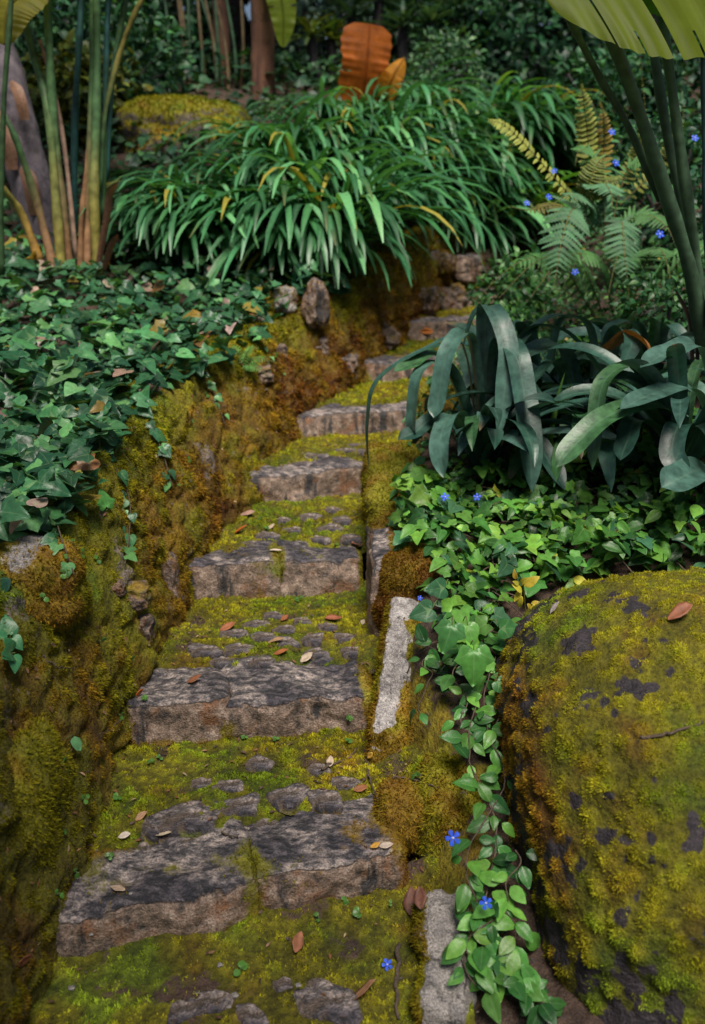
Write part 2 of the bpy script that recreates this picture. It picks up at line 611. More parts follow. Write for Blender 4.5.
# ------------------------------------------------------------------ path treads
STEPS = [  # front left, front right, top height, where it splits, depth of block, riser
    ((-.84, 1.95), (.17, 2.23), 0.0, (.0, .565, 1.0), .34, .19),
    ((-.80, 2.77), (.07, 2.88), .16, (.0, .40, 1.0), .30, .19),
    ((-.80, 3.66), (.05, 3.80), .33, (.0, .56, 1.0), .25, .20),
    ((-.57, 4.49), (.22, 4.78), .52, (.0, 1.0), .24, .20),
    ((-.38, 5.24), (.42, 5.44), .68, (.0, 1.0), .24, .17),
    ((.03, 6.14), (.86, 6.54), .86, (.0, 1.0), .26, .18),
    ((.36, 7.10), (1.3, 7.68), 1.03, (.0, 1.0), .28, .18),
    ((.76, 8.05), (1.48, 8.50), 1.20, (.0, 1.0), .3, .18),
]
ORD = ['lowest', 'second lowest', 'third lowest', 'fourth', 'fifth', 'sixth', 'seventh', 'topmost']
path_tufts = []
for i in range(-1, 8):
    nu, nv = 110, 80
    u = np.linspace(0, 1, nu)[:, None]
    v = np.linspace(0, 1, nv)[None, :]
    if i < 0:
        a0, a1 = np.array((-.95, .9)), np.array((.3, .9))
        z0, z1 = -.2, -.165
    else:
        s = STEPS[i]
        d = unit(np.array(s[1]) - np.array(s[0]))
        nrm = np.array((-d[1], d[0]))
        a0, a1 = np.array(s[0]) + nrm * (s[4] - .12) - d * .14, np.array(s[1]) + nrm * (s[4] - .12) + d * .16
        z0 = z1 = s[2]
    if i < 7:
        s = STEPS[i + 1]
        b0, b1 = np.array(s[0]), np.array(s[1])
        d = unit(b1 - b0)
        b0, b1 = b0 + np.array((-d[1], d[0])) * .06 - d * .14, b1 + np.array((-d[1], d[0])) * .06 + d * .16
        if i >= 0:
            z1 = s[2] - s[5] + .025
    else:
        b0, b1 = np.array((1.2, 9.6)), np.array((2.1, 9.9))
        z1 = 1.45
    XY = (a0 * (1 - u[..., None]) + a1 * u[..., None]) * (1 - v[..., None]) + (b0 * (1 - u[..., None]) + b1 * u[..., None]) * v[..., None]
    z = z0 * (1 - v) + z1 * v + 0 * u
    P = np.concatenate([XY, z[..., None]], -1).reshape(-1, 3)
    uu, vv = np.repeat(u.ravel(), nv), np.tile(v.ravel(), nu)
    cu = cushion(P, 28, 52)
    lump = .018 * fbm(P, 7, 4, 50) + .007 * fbm(P, 30, 3, 51) + .013 * cu
    edge = (1 - sstep(0, .2, uu)) * .05 + sstep(.84, 1, uu) * .035
    sink = .045 * (1 - sstep(0, 1, vv / (.13 + .12 * fbm(P, 9, 3, 59)).clip(.03)))  - .045 * sstep(.86, 1, vv) * (.6 + .8 * fbm(P, 6, 2, 58)) if i >= 0 else -.04 * sstep(.86, 1, vv)
    P[:, 2] += lump + edge - sink + .008
    Fq = grid_faces(nu, nv)
    Np = vnormals(P, Fq)
    tone = .70 if i < 2 else .62
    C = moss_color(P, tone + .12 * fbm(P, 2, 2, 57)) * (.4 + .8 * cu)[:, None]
    bare = np.clip(.08 + .5 * soft_bare(P, 7.5, 60 + i, .22, .5), 0, 1)
    if i == -1:
        bare = np.clip(bare + .3 * sstep(.2, .6, fbm(P, 9, 3, 91)) * (P[:, 1] < 1.85), 0, 1)
    where = 'at the foot of the steps' if i < 0 else f'behind the {ORD[i]} stone step'
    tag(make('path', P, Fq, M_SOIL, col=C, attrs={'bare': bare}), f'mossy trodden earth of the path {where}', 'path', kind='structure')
    solid(P, Np)
    path_tufts.append((P, Fq, Np, bare, cu, tone, i))


# ------------------------------------------------------------------ stone blocks
def rock_block(c8, nseg, r=.02, amp=(.02, .006), seed=0, f=(5.0, 24.0), wob=None):
    """Closed worn block between 8 corners (bottom 4 then top 4, anticlockwise from front left)."""
    c8 = np.asarray(c8, float)
    size = np.array([np.linalg.norm(c8[1] - c8[0]), np.linalg.norm(c8[3] - c8[0]), np.linalg.norm(c8[4] - c8[0])])
    Vs, Fs, off = [], [], 0
    for ax in range(3):
        o1, o2 = [(1, 2), (2, 0), (0, 1)][ax]
        n1, n2 = nseg[o1] + 1, nseg[o2] + 1
        A, B = np.meshgrid(np.linspace(-1, 1, n1), np.linspace(-1, 1, n2), indexing='ij')
        for sgn in (-1, 1):
            p = np.zeros((n1 * n2, 3))
            p[:, o1], p[:, o2], p[:, ax] = A.ravel(), B.ravel(), sgn
            f_ = grid_faces(n1, n2, off)
            Fs.append(f_ if sgn > 0 else f_[:, ::-1])
            Vs.append(p)
            off += len(p)
    p, F = np.concatenate(Vs), np.concatenate(Fs)
    key = np.round(p * 1e5).astype(np.int64)
    _, idx, inv = np.unique(key, axis=0, return_index=True, return_inverse=True)
    p, F = p[idx], inv.ravel()[F]
    h = size / 2
    q = p * h
    rr = min(r, h.min() * .95)
    qc = np.clip(q, -(h - rr), h - rr)
    dd = q - qc
    ln = np.linalg.norm(dd, axis=1, keepdims=True)
    q = np.where(ln > 1e-9, qc + dd / np.maximum(ln, 1e-9) * rr, q)
    t = (q / h + 1) / 2
    x, y, z = t[:, :1], t[:, 1:2], t[:, 2:]
    V = ((c8[0] * (1 - x) + c8[1] * x) * (1 - y) + (c8[3] * (1 - x) + c8[2] * x) * y) * (1 - z) + ((c8[4] * (1 - x) + c8[5] * x) * (1 - y) + (c8[7] * (1 - x) + c8[6] * x) * y) * z
    Nn = vnormals(V, F)
    if Nn[np.argmax(V[:, 2])][2] < 0:
        F = F[:, ::-1]
        Nn = -Nn
    S = V + seed * 3.7
    V = V + Nn * (amp[0] * fbm(S, f[0], 3, seed) + amp[1] * fbm(S, f[1], 3, seed + 4))[:, None]
    Nn = vnormals(V, F)
    return V, F, Nn, t


def step_block(i, u0, u1, name='stone_step'):
    s = STEPS[i]
    A, B = np.array((*s[0], 0)), np.array((*s[1], 0))
    d = unit(B - A)
    n = np.array((-d[1], d[0], 0))
    gap = -.010
    a, b = A + (B - A) * u0 + d * gap * (u0 > 0), A + (B - A) * u1 - d * gap * (u1 < 1)
    j = [rng.uniform(-.012, .012) for _ in range(8)]
    zt, zb = s[2], s[2] - s[5] - .05
    c = [a, b, b + n * s[4], a + n * s[4]]
    lean = -.028 * n
    bot = [np.array((*p[:2], zb)) + (lean if k < 2 else 0) for k, p in enumerate(c)]
    top = [np.array((*p[:2], zt + j[k])) for k, p in enumerate(c)]
    if i == 0 and u0 == 0:      # the wide left stone of the lowest step tapers to the wall
        top[3] = top[3] - n * .16
        top[0] = top[0] + np.array((0, 0, -.02))
    L = np.linalg.norm(b - a)
    sc = 1.0 if i < 3 else .6
    V, F, Nn, t = rock_block(bot + top, (int(L / .011 * sc), int(s[4] / .013 * sc), int(.24 / .013 * sc)), r=.034, amp=(.036, .014), seed=10 + i * 3 + int(u0 * 10), f=(5.0, 17))
    worn = sstep(.2, .92, Nn[:, 2])
    # growth: at the foot of the riser, at the ends, at the back edge
    g = .85 * (1 - sstep(.15, .5, t[:, 2] + .12 * fbm(V, 5, 2, 3))) * (t[:, 1] < .5) + .5 * sstep(.82, 1, t[:, 1]) * worn
    if u0 == 0:
        g = g + .7 * (1 - sstep(0, .16, t[:, 0]))
    if u1 == 1:
        g = g + .75 * sstep(.78 if i == 0 else .88, 1, t[:, 0])
    if len(s[3]) > 2:      # the joint between the two blocks is grown over
        e_ = t[:, 0] if u0 > 0 else 1 - t[:, 0]
        g = g + .75 * (1 - sstep(.0, .14, e_)) * (.6 + .8 * fbm(V, 7, 3, 8))
    g = g + .75 * fbm(V, 6, 4, 80 + i) + (.12 if i >= 4 else .05)
    bare = np.clip(1.0 - g, 0, 1)
    C = moss_color(V, .42)
    return V, F, Nn, worn, bare, C


def block_label(i, k, n):
    if n == 1:
        return f'{"single grey granite block" if i < 6 else "worn mossy granite block"} forming the {ORD[i]} step of the mossy stairs' if i > 3 else 'broad dark topped granite block forming the fourth step beside the drooping leaves'
    side = 'beside the left mossy wall' if k == 0 else 'beside the right edge stones'
    return f'{"long" if (i, k) in ((0, 0), (2, 0)) else "short" if i != 1 else "squared"} granite block of the {ORD[i]} step, {side}'


all_tufts_small = []
for i, s in enumerate(STEPS):
    sp = s[3]
    for k in range(len(sp) - 1):
        V, F, Nn, worn, bare, C = step_block(i, sp[k], sp[k + 1])
        o = make('stone_step', V, F, M_GRANITE, col=C, attrs={'top': worn, 'bare': bare})
        tag(o, block_label(i, k, len(sp) - 1), 'step', 'stone blocks of the stairs')
        solid(V, Nn)
        n = int(4200 if i < 4 else 1200)
        w = np.clip(.75 - bare, 0, 1) ** 1.5 + 1e-5
        Q, kk = scatter(V, F, n, w)
        b = tufts(Q, Nn[kk], .009 * rng.uniform(.6, 1.5, n), moss_color(Q, .45))
        m = b.build('moss', M_TUFT, o)
        m['kind'] = 'stuff'


COBBLES = []


# flat stones set in the treads: (px, py, width px, where)
def paving_stone(px, py, w, tread, seed):
    p, nrm = at_surf(px, py)
    p[2] = 0
    d = float(proj(np.array([p[0], p[1], ZT(p[1])]))[2])
    R = w / FPX * d * .6
    nth, nr = 40, 9
    r_ = np.random.default_rng(seed)
    na = r_.integers(4, 7)
    ang = np.sort(r_.uniform(0, 2 * PI, na) * .35 + np.arange(na) * 2 * PI / na)
    th = np.linspace(0, 2 * PI, nth, endpoint=False)
    rad = np.full(nth, 9.0)
    for a in ang:
        c = np.cos(th - a)
        lim = R * r_.uniform(.72, 1.05)
        rad = np.where(c > .05, np.minimum(rad, lim / np.maximum(c, .05)), rad)
    rad = np.minimum(rad, R * 1.35)
    z0 = p_surf_z(p[0], p[1])
    COBBLES.append((p[0], p[1], R))
    rings = np.linspace(0, 1, nr)
    X = p[0] + np.outer(rings, rad * np.cos(th))
    Y = p[1] + np.outer(rings, rad * np.sin(th) * .8)
    prof = np.where(rings < .9, 0, -((rings - .9) / .1) ** 2 * .03)
    Z = z0 + .010 + prof[:, None] + X * 0
    V = np.stack([X, Y, Z], -1).reshape(-1, 3)
    V[:, 2] += .006 * fbm(V, 14, 3, seed) + .006 * fbm(V, 40, 2, seed + 1)
    V[:, :2] += .006 * np.stack([fbm(V, 25, 2, seed + 2), fbm(V, 25, 2, seed + 3)], -1)
    F = []
    for a in range(nr - 1):
        for b in range(nth):
            F.append((a * nth + b, (a + 1) * nth + b, (a + 1) * nth + (b + 1) % nth, a * nth + (b + 1) % nth))
    F = np.array(F)
    bare = np.clip(1.05 - .55 * np.repeat(rings, nth) ** 4 + .35 * fbm(V, 14, 3, seed), 0, 1)
    o = make('paving_stone', V - np.array([p[0], p[1], z0]), F, M_GRANITE, col=moss_color(V, .6), attrs={'top': .55, 'bare': bare})
    o.location = (float(p[0]), float(p[1]), z0)
    solid(V, vnormals(V, F) * np.array([1, 1, 1]))
    return o


def p_surf_z(x, y):
    best, bz = 9, 0
    for V in SOLID_V[1:10]:
        d = (V[:, 0] - x) ** 2 + (V[:, 1] - y) ** 2
        k = np.argmin(d)
        if d[k] < best:
            best, bz = d[k], V[k, 2]
    return float(bz)


PAVE = {
    'at the foot of the stairs': [(330, 1002, 56), (212, 1004, 34), (252, 1016, 30), (183, 1012, 26), (285, 985, 16)],
    'above the lowest step': [(190, 818, 56), (243, 807, 36), (288, 797, 36), (326, 806, 34), (203, 785, 26), (264, 826, 24), (240, 830, 18), (152, 826, 26), (174, 838, 22), (228, 787, 22), (258, 764, 28), (318, 770, 20), (345, 785, 24), (140, 848, 20)],
    'above the second step': [(204, 652, 30), (238, 649, 28), (266, 638, 22), (286, 630, 22), (284, 644, 26), (312, 640, 22), (345, 638, 20), (256, 625, 20), (318, 654, 26), (233, 635, 20), (302, 622, 18), (330, 628, 18), (274, 617, 16), (350, 652, 18), (221, 664, 20), (262, 662, 24)],
    'above the third step': [(298, 543, 26), (266, 537, 24), (330, 529, 24), (316, 540, 18), (293, 530, 16), (342, 521, 20), (309, 519, 20), (277, 549, 18), (350, 540, 22), (253, 545, 16), (283, 522, 14), (332, 512, 18)],
    'above the fourth step': [(318, 456, 22), (346, 451, 20), (332, 462, 18), (367, 452, 20), (300, 464, 18), (355, 444, 16)],
}
PSHORT = {'at the foot of the stairs': 'flat worn stone half buried in dark moss', 'above the lowest step': 'rough grey paving stone sunk in moss', 'above the second step': 'small broken grey stone set in yellow moss',
          'above the third step': 'small flat grey stone showing through moss', 'above the fourth step': 'tiny flat stone showing through moss'}
PLABEL = {(330, 1002): 'largest worn brownish stone in the moss at the foot of the stairs', (190, 818): 'largest pinkish grey paving stone directly above the lowest step', (243, 807): 'grey paving stone with a rusty spot above the lowest step',
          (288, 797): 'rough ring shaped grey paving stone above the lowest step', (326, 806): 'dark speckled paving stone behind the right block of the lowest step'}
seed = 200
for where, L in PAVE.items():
    for (px, py, w) in L:
        seed += 7
        o = paving_stone(px, py, w, where, seed)
        tag(o, PLABEL.get((px, py), f'{PSHORT[where]} {where}'), 'paving stone', f'paving stones {where}')

# short moss between the stones of the treads
for (P, Fq, Np, bare, cu, tone, i) in path_tufts:
    n = [26000, 26000, 24000, 15000, 8000, 6000, 4000, 3000, 2000][i + 1]
    free = np.ones(len(P))
    for (cx, cy, cr) in COBBLES:
        free = np.minimum(free, sstep(cr * .70, cr * 1.0, np.hypot(P[:, 0] - cx, (P[:, 1] - cy) / .8)))
    Q, k = scatter(P, Fq, n, (1.02 - np.clip(bare * 1.4, 0, 1)) * (.12 + cu) * free + 1e-9)
    sz = (.0085 if i < 2 else .011 if i < 4 else .016) * rng.uniform(.6, 1.5, n) * (1 + .5 * fbm(Q, 5, 2, 70))
    b = tufts(Q, Np[k], sz * (.7 + .6 * cu[k]), moss_color(Q, tone + .10) * (1.15 + 1.6 * cu[k])[:, None])
    tag(b.build('moss', M_TUFT), 'short yellow green moss growing on the path ' + ('at the foot of the steps' if i < 0 else f'behind the {ORD[i]} stone step'), 'moss', kind='stuff')

# ------------------------------------------------------------------ mossy retaining wall
wy = np.concatenate([np.arange(.9, 5.0, .0125), np.arange(5.0, 9.9, .022)])
tt = np.concatenate([np.linspace(0, .72, 92), np.linspace(.725, 1, 26)])
ny, nt_ = len(wy), len(tt)
base = np.stack([XL(wy) + .02, wy, ZT(wy) - .22], -1)
topc = np.stack([XLT(wy), wy, ZL(wy)], -1)
back = np.stack([XLT(wy) - .55, wy, ZL(wy) - .06], -1)
k1 = np.clip(tt / .72, 0, 1)[None, :, None]
k2 = np.clip((tt - .72) / .28, 0, 1)[None, :, None]
W = (base[:, None] * (1 - k1) + topc[:, None] * k1)
W[..., 0] += (.07 * np.sin(PI * k1[..., 0]))
W = np.where(tt[None, :, None] > .72, topc[:, None] * (1 - k2) + back[:, None] * k2, W)
for _ in range(12):
    W[:, 1:-1] = (W[:, :-2] + W[:, 1:-1] * 2 + W[:, 2:]) / 4
for _ in range(30):
    W[1:-1] = (W[:-2] + W[1:-1] * 2 + W[2:]) / 4
V = W.reshape(-1, 3)
F = grid_faces(ny, nt_)[:, ::-1]
Nn = vnormals(V, F)
if Nn[:, 0].mean() < 0:
    F = F[:, ::-1]
    Nn = -Nn
P2 = V * np.array([1, 1, 1.35])
d1, d2, idv = voro(P2 + .06 * np.stack([fbm(V, 4, 2, 5), fbm(V, 4, 2, 6), fbm(V, 4, 2, 7)], -1), 3.1, 4)
crack = sstep(0, .16, d2 - d1)
wcu = cushion(V, 17, 19)
w1, w2, wid = voro(V, 8.5, 23)
disp = .008 * sstep(0, .3, w2 - w1) + .018 * (wid - .5) + .03 * np.abs(fbm(V, 5.5, 4, 24)) + .014 * (crack - .6) + .02 * (idv - .5) + .045 * fbm(V, 2.6, 3, 12) + .026 * fbm(V, 9, 4, 13) + .012 * fbm(V, 32, 3, 14) + .012 * wcu
V = V + Nn * disp[:, None]
Nn = vnormals(V, F)
tcol = np.tile(tt, ny)
yy = V[:, 1]
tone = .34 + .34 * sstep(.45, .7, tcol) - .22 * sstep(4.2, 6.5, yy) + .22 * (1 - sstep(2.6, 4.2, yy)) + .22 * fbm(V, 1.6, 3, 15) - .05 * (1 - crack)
WC = moss_color(V, tone)
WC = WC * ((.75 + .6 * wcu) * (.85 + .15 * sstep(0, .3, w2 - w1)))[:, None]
WC = WC * (1 - .45 * (1 - sstep(1.9, 3.1, yy + .4 * fbm(V, 2, 3, 88))) * (1 - sstep(.55, .8, tcol)))[:, None]   # dark brown moss low by the first step, corner shade painted into its colour
bare = np.clip(.05 + .5 * soft_bare(V, 4.2, 17, .25, .5) * (idv > .4) + .35 * soft_bare(V, 8, 18, .2, .5), 0, 1)
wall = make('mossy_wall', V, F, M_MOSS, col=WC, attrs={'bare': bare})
tag(wall, 'long low retaining wall thickly covered in rusty and green moss', 'wall')
solid(V, Nn)
WALL_V, WALL_N, WALL_F = V, Nn, F
_cache.clear()
vis = (yy < 8.8)
n = 120000
wt = (1.02 - np.clip(bare * 1.5, 0, 1)) * (.15 + wcu) * (1 - sstep(.85, .95, tcol)) * np.where(yy < 4, 1, np.where(yy < 6, .6, .3)) * (yy > 1.5)
Q, k = scatter(V, F, n, wt)
sz = np.where(Q[:, 1] < 3.3, .0105, np.where(Q[:, 1] < 5, .013, .018)) * rng.uniform(.55, 1.5, n) * (1 + .8 * np.clip(fbm(Q, 4, 3, 75), -.5, 1))
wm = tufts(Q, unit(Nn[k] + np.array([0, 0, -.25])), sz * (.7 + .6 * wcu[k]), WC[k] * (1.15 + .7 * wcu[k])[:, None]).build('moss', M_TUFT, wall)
wm['kind'] = 'stuff'


def blob(center, rad, seed, nseg=(40, 40, 40), amp=.18, f=2.2, power=2.6, rot=0.0, squash=None):
    """Irregular rounded rock: superellipsoid with noise."""
    c8 = [(-1, -1, -1), (1, -1, -1), (1, 1, -1), (-1, 1, -1), (-1, -1, 1), (1, -1, 1), (1, 1, 1), (-1, 1, 1)]
    V, F, Nn, t = rock_block(c8, nseg, r=.01, amp=(0, 0), seed=seed)
    q = V
    V = q / ((np.abs(q) ** power).sum(1, keepdims=True) ** (1 / power))
    rad = np.asarray(rad, float)
    m = rad.mean()
    V = V * (1 + amp * fbm(V + seed * 1.3, f * .6, 4, seed))[:, None] * rad
    if rot:
        c, s = math.cos(rot), math.sin(rot)
        V = V @ np.array([[c, s, 0], [-s, c, 0], [0, 0, 1]])
    V = V + np.asarray(center)
    Nn = vnormals(V, F)
    return V, F, Nn, t


def embedded(px, py, w, h, seed, mat=None, tone=.4, barev=.85, name='stone', parent=wall, push=.75):
    p, nrm = at_surf(px, py)
    d = float(proj(p)[2])
    rx, rz = w / FPX * d * .5, h / FPX * d * .5
    V, F, Nn, t = blob(p - nrm * min(rx, rz) * push, (rx * 1.4, rx * 1.1, rz * 1.3), seed, (20, 20, 20), amp=.55, f=3.0, power=5)
    V = V + Nn * (.006 * fbm(V, 30, 3, seed))[:, None]
    bare = np.clip(barev - .2 + .7 * fbm(V, 14, 3, seed), 0, 1)
    return V, F, Nn, bare


for k, (px, py, w, h) in enumerate([(146, 628, 16, 24), (172, 580, 18, 44), (134, 590, 26, 18), (388, 336, 22, 16), (345, 362, 20, 14), (452, 296, 24, 20), (436, 300, 16, 12), (322, 345, 16, 14),
                                    (466, 262, 22, 18), (262, 372, 16, 12), (280, 352, 14, 16), (118, 590, 14, 12)]):
    V, F, Nn, bare = embedded(px, py, w, h, 300 + k * 3)
    make('stone', V, F, M_GRANITE, wall, col=moss_color(V, .35), attrs={'top': .35, 'bare': bare})


def loose_rock(px, py, y, rx, ry, rz, seed, mat, label, name='rock', cat='rock', group=None, tone=.4, barev=.5, rot=0.0, amp=.25, power=3.0, up=0.0, moss_n=2500, msize=.011, mtone=None, gr=None, nseg=30):
    c = aty(px, py, y) + np.array((0, 0, up))
    V, F, Nn, t = blob(c, (rx, ry, rz), seed, (nseg, nseg, nseg), amp=amp, power=power, rot=rot)
    V = V + Nn * (.012 * fbm(V, 9, 3, seed) + .005 * fbm(V, 30, 3, seed + 2))[:, None]
    Nn = vnormals(V, F)
    bare = np.clip((barev(V, Nn) if callable(barev) else barev) + .35 * fbm(V, 5, 4, seed + 9), 0, 1)
    C = moss_color(V, tone)
    ro = thing(name, label, cat, c - np.array((0, 0, rz)), group)
    at = {'bare': bare}
    if mat is M_GRANITE:
        at['top'] = sstep(.45, .75, Nn[:, 2])
    make('stone', V, F, mat, ro, col=C, attrs=at)
    solid(V, Nn)
    if moss_n:
        w = np.clip(.8 - bare, 0, 1) + 1e-6
        Q, k = scatter(V, F, moss_n, w)
        m = tufts(Q, Nn[k], msize * rng.uniform(.6, 1.5, moss_n), moss_color(Q, tone) * 1.15).build('moss', M_TUFT, ro)
        m['kind'] = 'stuff'
    return ro


# rocks along both sides
loose_rock(20, 585, 2.62, .20, .17, .15, 401, M_GREY, 'rounded mossy boulder with a pale bare patch under the ivy edge', 'boulder', 'boulder', tone=.36, barev=lambda V, N: .1 + .75 * np.exp(-((V[:, 0] + 1.0) ** 2 + (V[:, 2] - .82) ** 2) / .004), moss_n=6000)
loose_rock(10, 810, 2.15, .14, .2, .26, 405, M_MOSS, 'shaggy moss covered stone at the foot of the left wall', 'rock', 'rock', tone=.5, barev=.0, moss_n=9000, msize=.012, amp=.3)
loose_rock(316, 304, 5.85, .085, .07, .14, 411, M_GRANITE, 'pale brown upright rock below the drooping strap leaves', tone=.3, barev=.95, moss_n=300, amp=.5, power=2.3, rot=.5)
loose_rock(285, 300, 5.85, .07, .07, .08, 415, M_GREY, 'small dull rock among ivy beside the pale upright rock', tone=.3, barev=.7, moss_n=300, amp=.35)
loose_rock(468, 268, 8.3, .13, .12, .12, 418, M_GRANITE, 'squared brown stone at the top of the stairs', tone=.2, barev=.75, moss_n=500, msize=.02, amp=.3, power=5)
loose_rock(425, 300, 7.6, .11, .1, .10, 417, M_GRANITE, 'rough reddish stone in the wall foot beside the seventh step', tone=.2, barev=.7, moss_n=400, msize=.018, amp=.4, power=5)
loose_rock(488, 262, 8.7, .16, .12, .12, 416, M_GRANITE, 'worn stone edging the right side of the topmost step', tone=.3, barev=.6, moss_n=500, msize=.02, amp=.3, power=5)
loose_rock(440, 262, 8.1, .12, .1, .09, 419, M_GRANITE, 'broken stone in the earth bank beside the topmost step', tone=.2, barev=.65, moss_n=400, msize=.02, amp=.35, power=4)
loose_rock(190, 138, 9.0, .60, .45, .32, 421, M_MOSS, 'broad boulder capped with yellow moss behind the strap leaf bank', 'boulder', 'boulder', tone=.60, barev=lambda V, N: .55 - .5 * N[:, 2], moss_n=5000, msize=.022, amp=.2, nseg=40)


# --- right edge stones
def edge_stone(c8, seed, mat, label, barefn, tone=.35, moss_n=6000, msize=.011, r=.04, amp=(.03, .01), nseg=(26, 46, 36)):
    V, F, Nn, t = rock_block(c8, nseg, r=r, amp=amp, seed=seed, f=(7, 24))
    bare = np.clip(barefn(V, Nn, t) + .22 * fbm(V, 8, 4, seed), 0, 1)
    C = moss_color(V, tone)
    ro = thing('edge_stone', label, 'stone', np.mean(c8[:4], axis=0), 'stones edging the right side of the stairs')
    at = {'bare': bare}
    if mat is M_GRANITE:
        at['top'] = sstep(.45, .75, Nn[:, 2])
    make('stone', V, F, mat, ro, col=C, attrs=at)
    solid(V, Nn)
    Q, k = scatter(V, F, moss_n, np.clip(.75 - bare, 0, 1) ** 1.3 + 1e-6)
    m = tufts(Q, Nn[k], msize * rng.uniform(.6, 1.6, moss_n), moss_color(Q, tone) * 1.15).build('moss', M_TUFT, ro)
    m['kind'] = 'stuff'
    return ro


def box8(x0, x1, y0, y1, zb, zt, zt2=None, sx=0.0):
    """zt at the front, zt2 at the back; sx leans the top sideways."""
    zt2 = zt if zt2 is None else zt2
    return [np.array(p, float) for p in [(x0, y0, zb), (x1, y0, zb), (x1, y1, zb), (x0, y1, zb), (x0 + sx, y0, zt), (x1 + sx, y0, zt), (x1 + sx, y1, zt2), (x0 + sx, y1, zt2)]]


# the pale topped stone that slopes down towards the second step
pT = [aty(377, 722, 2.72), aty(392, 735, 2.72), aty(428, 592, 3.16), aty(396, 591, 3.16)]
c8 = [aty(366, 765, 2.66), aty(452, 790, 2.66), np.array((.42, 3.2, -.1)), np.array((.06, 3.2, -.1)),
      aty(372, 728, 2.70), aty(440, 742, 2.74), aty(452, 606, 3.16), aty(392, 591, 3.16)]
edge_stone(c8, 431, M_PALE, 'white lichened edge stone sloping down beside the second step',
           lambda V, N, t: 1.25 * sstep(.40, .75, N[:, 2]) * (1 - sstep(.24, .46, t[:, 0] + .22 * fbm(V, 10, 3, 5) - .12 * t[:, 1])) * sstep(-.02, .08, t[:, 0]), tone=.48, moss_n=12000, amp=(.022, .008), r=.025)
c8 = box8(.065, .24, 3.26, 3.62, .05, .47, .53)
edge_stone(c8, 437, M_GRANITE, 'dark square cornered edge stone behind the white lichened one', lambda V, N, t: .25 + .75 * (1 - sstep(.3, .6, t[:, 0])) * (t[:, 2] > .3), tone=.26, moss_n=5000)
c8 = box8(.10, .33, 3.20, 3.40, .15, .50, .54)
edge_stone(c8, 441, M_MOSS, 'orange moss cushion over the stone between white and dark edge stones', lambda V, N, t: .02 + 0 * t[:, 0], tone=.27, moss_n=9000, r=.08, amp=(.04, .012))
c8 = box8(.06, .34, 3.80, 4.35, .15, .62, .74)
edge_stone(c8, 445, M_MOSS, 'tall edge stone with yellow moss beside the third step', lambda V, N, t: .05 + .75 * (1 - sstep(.1, .3, t[:, 2] - .45)) * (t[:, 0] < .3) * (t[:, 1] < .3), tone=.46, moss_n=8000, r=.06)
c8 = box8(.20, .42, 2.28, 2.55, -.22, .075, .15)
edge_stone(c8, 449, M_MOSS, 'low mossy edge stone beside the lowest step', lambda V, N, t: .12 + .5 * soft_bare(V, 7, 3, .1, .4), tone=.56, moss_n=7000, r=.07, amp=(.05, .014))
c8 = [aty(412, 1090, 1.72), aty(470, 1090, 1.72), np.array((.36, 2.14, -.4)), np.array((.18, 2.14, -.4)),
      aty(416, 1010, 1.74), aty(470, 1010, 1.74), aty(474, 884, 2.12), aty(428, 884, 2.12)]
edge_stone(c8, 453, M_GREY, 'pale grey rough stone at the foot of the stairs under the trailing vine', lambda V, N, t: .95 - .7 * (1 - sstep(.05, .2, t[:, 0])), tone=.5, moss_n=3500, r=.04, amp=(.045, .016))
c8 = box8(.38, .62, 4.85, 5.2, .4, .80, .9)
edge_stone(c8, 459, M_MOSS, 'mossy edge stone hidden among leaves beside the fifth step', lambda V, N, t: .15 + 0 * t[:, 0], tone=.4, moss_n=2500, r=.06)

loose_rock(402, 815, 2.42, .075, .10, .10, 471, M_MOSS, 'small mossy stone wedged between the lowest step and the low edge stone', 'rock', 'rock', tone=.4, barev=.1, moss_n=2500)

# --- the great boulder in the lower right
bc = np.array((1.36, 2.46, -.10))
V, F, Nn, t = blob((0, 0, 0), (1, 1, 1), 463, (125, 125, 125), amp=0, power=2.0)
V = V / ((np.abs(V[:, :1]) ** 5 + (V[:, 1:2] ** 2 + V[:, 2:] ** 2) ** 2.5) ** .2)
V = V * (1 + .09 * fbm(V * np.array((.9, .8, .8)) + 4.1, 1.0, 4, 463))[:, None] * np.array((.90, .86, .84))
V[:, 2] += .10 * V[:, 0]
V = V + bc
V = V + Nn * (.030 * fbm(V, 3.2, 3, 464) + .016 * fbm(V, 9, 3, 465) + .009 * fbm(V, 28, 3, 466))[:, None]
bcu = cushion(V, 21, 470)
V = V + Nn * (.016 * bcu)[:, None]
Nn = vnormals(V, F)
a = fbm(V, 6.5, 5, 467, .62) + .5 * fbm(V, 2.2, 2, 468)
low = 1 - sstep(-.25, .25, V[:, 2] + .15 * fbm(V, 3, 2, 3))
bare = np.clip(sstep(.04, .34, a * .5 + 1.0 * fbm(V, 11, 4, 471, .65) + .58 * low - .02 - .20 * (bcu - .35)), 0, 1)
tone = .74 - .44 * (1 - sstep(.50, .60, V[:, 0] + .1 * fbm(V, 5, 3, 472))) + .12 * fbm(V, 3, 3, 469)
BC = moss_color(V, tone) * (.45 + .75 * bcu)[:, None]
bo = thing('boulder', 'great rounded boulder with patchy yellow green moss beside the trailing vine', 'boulder', (bc[0], bc[1], -.5))
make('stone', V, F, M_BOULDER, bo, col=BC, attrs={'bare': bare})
solid(V, Nn)
_cache.clear()
n = 100000
see = ((np.array([0, 0, CZ]) - V) * Nn).sum(1) > -.1
Q, k = scatter(V, F, n, (np.clip(.9 - bare, 0, 1) ** 2) * see * (.1 + bcu) + 1e-7)
sz = .0075 * rng.uniform(.6, 1.5, n) * (.7 + .6 * bcu[k])
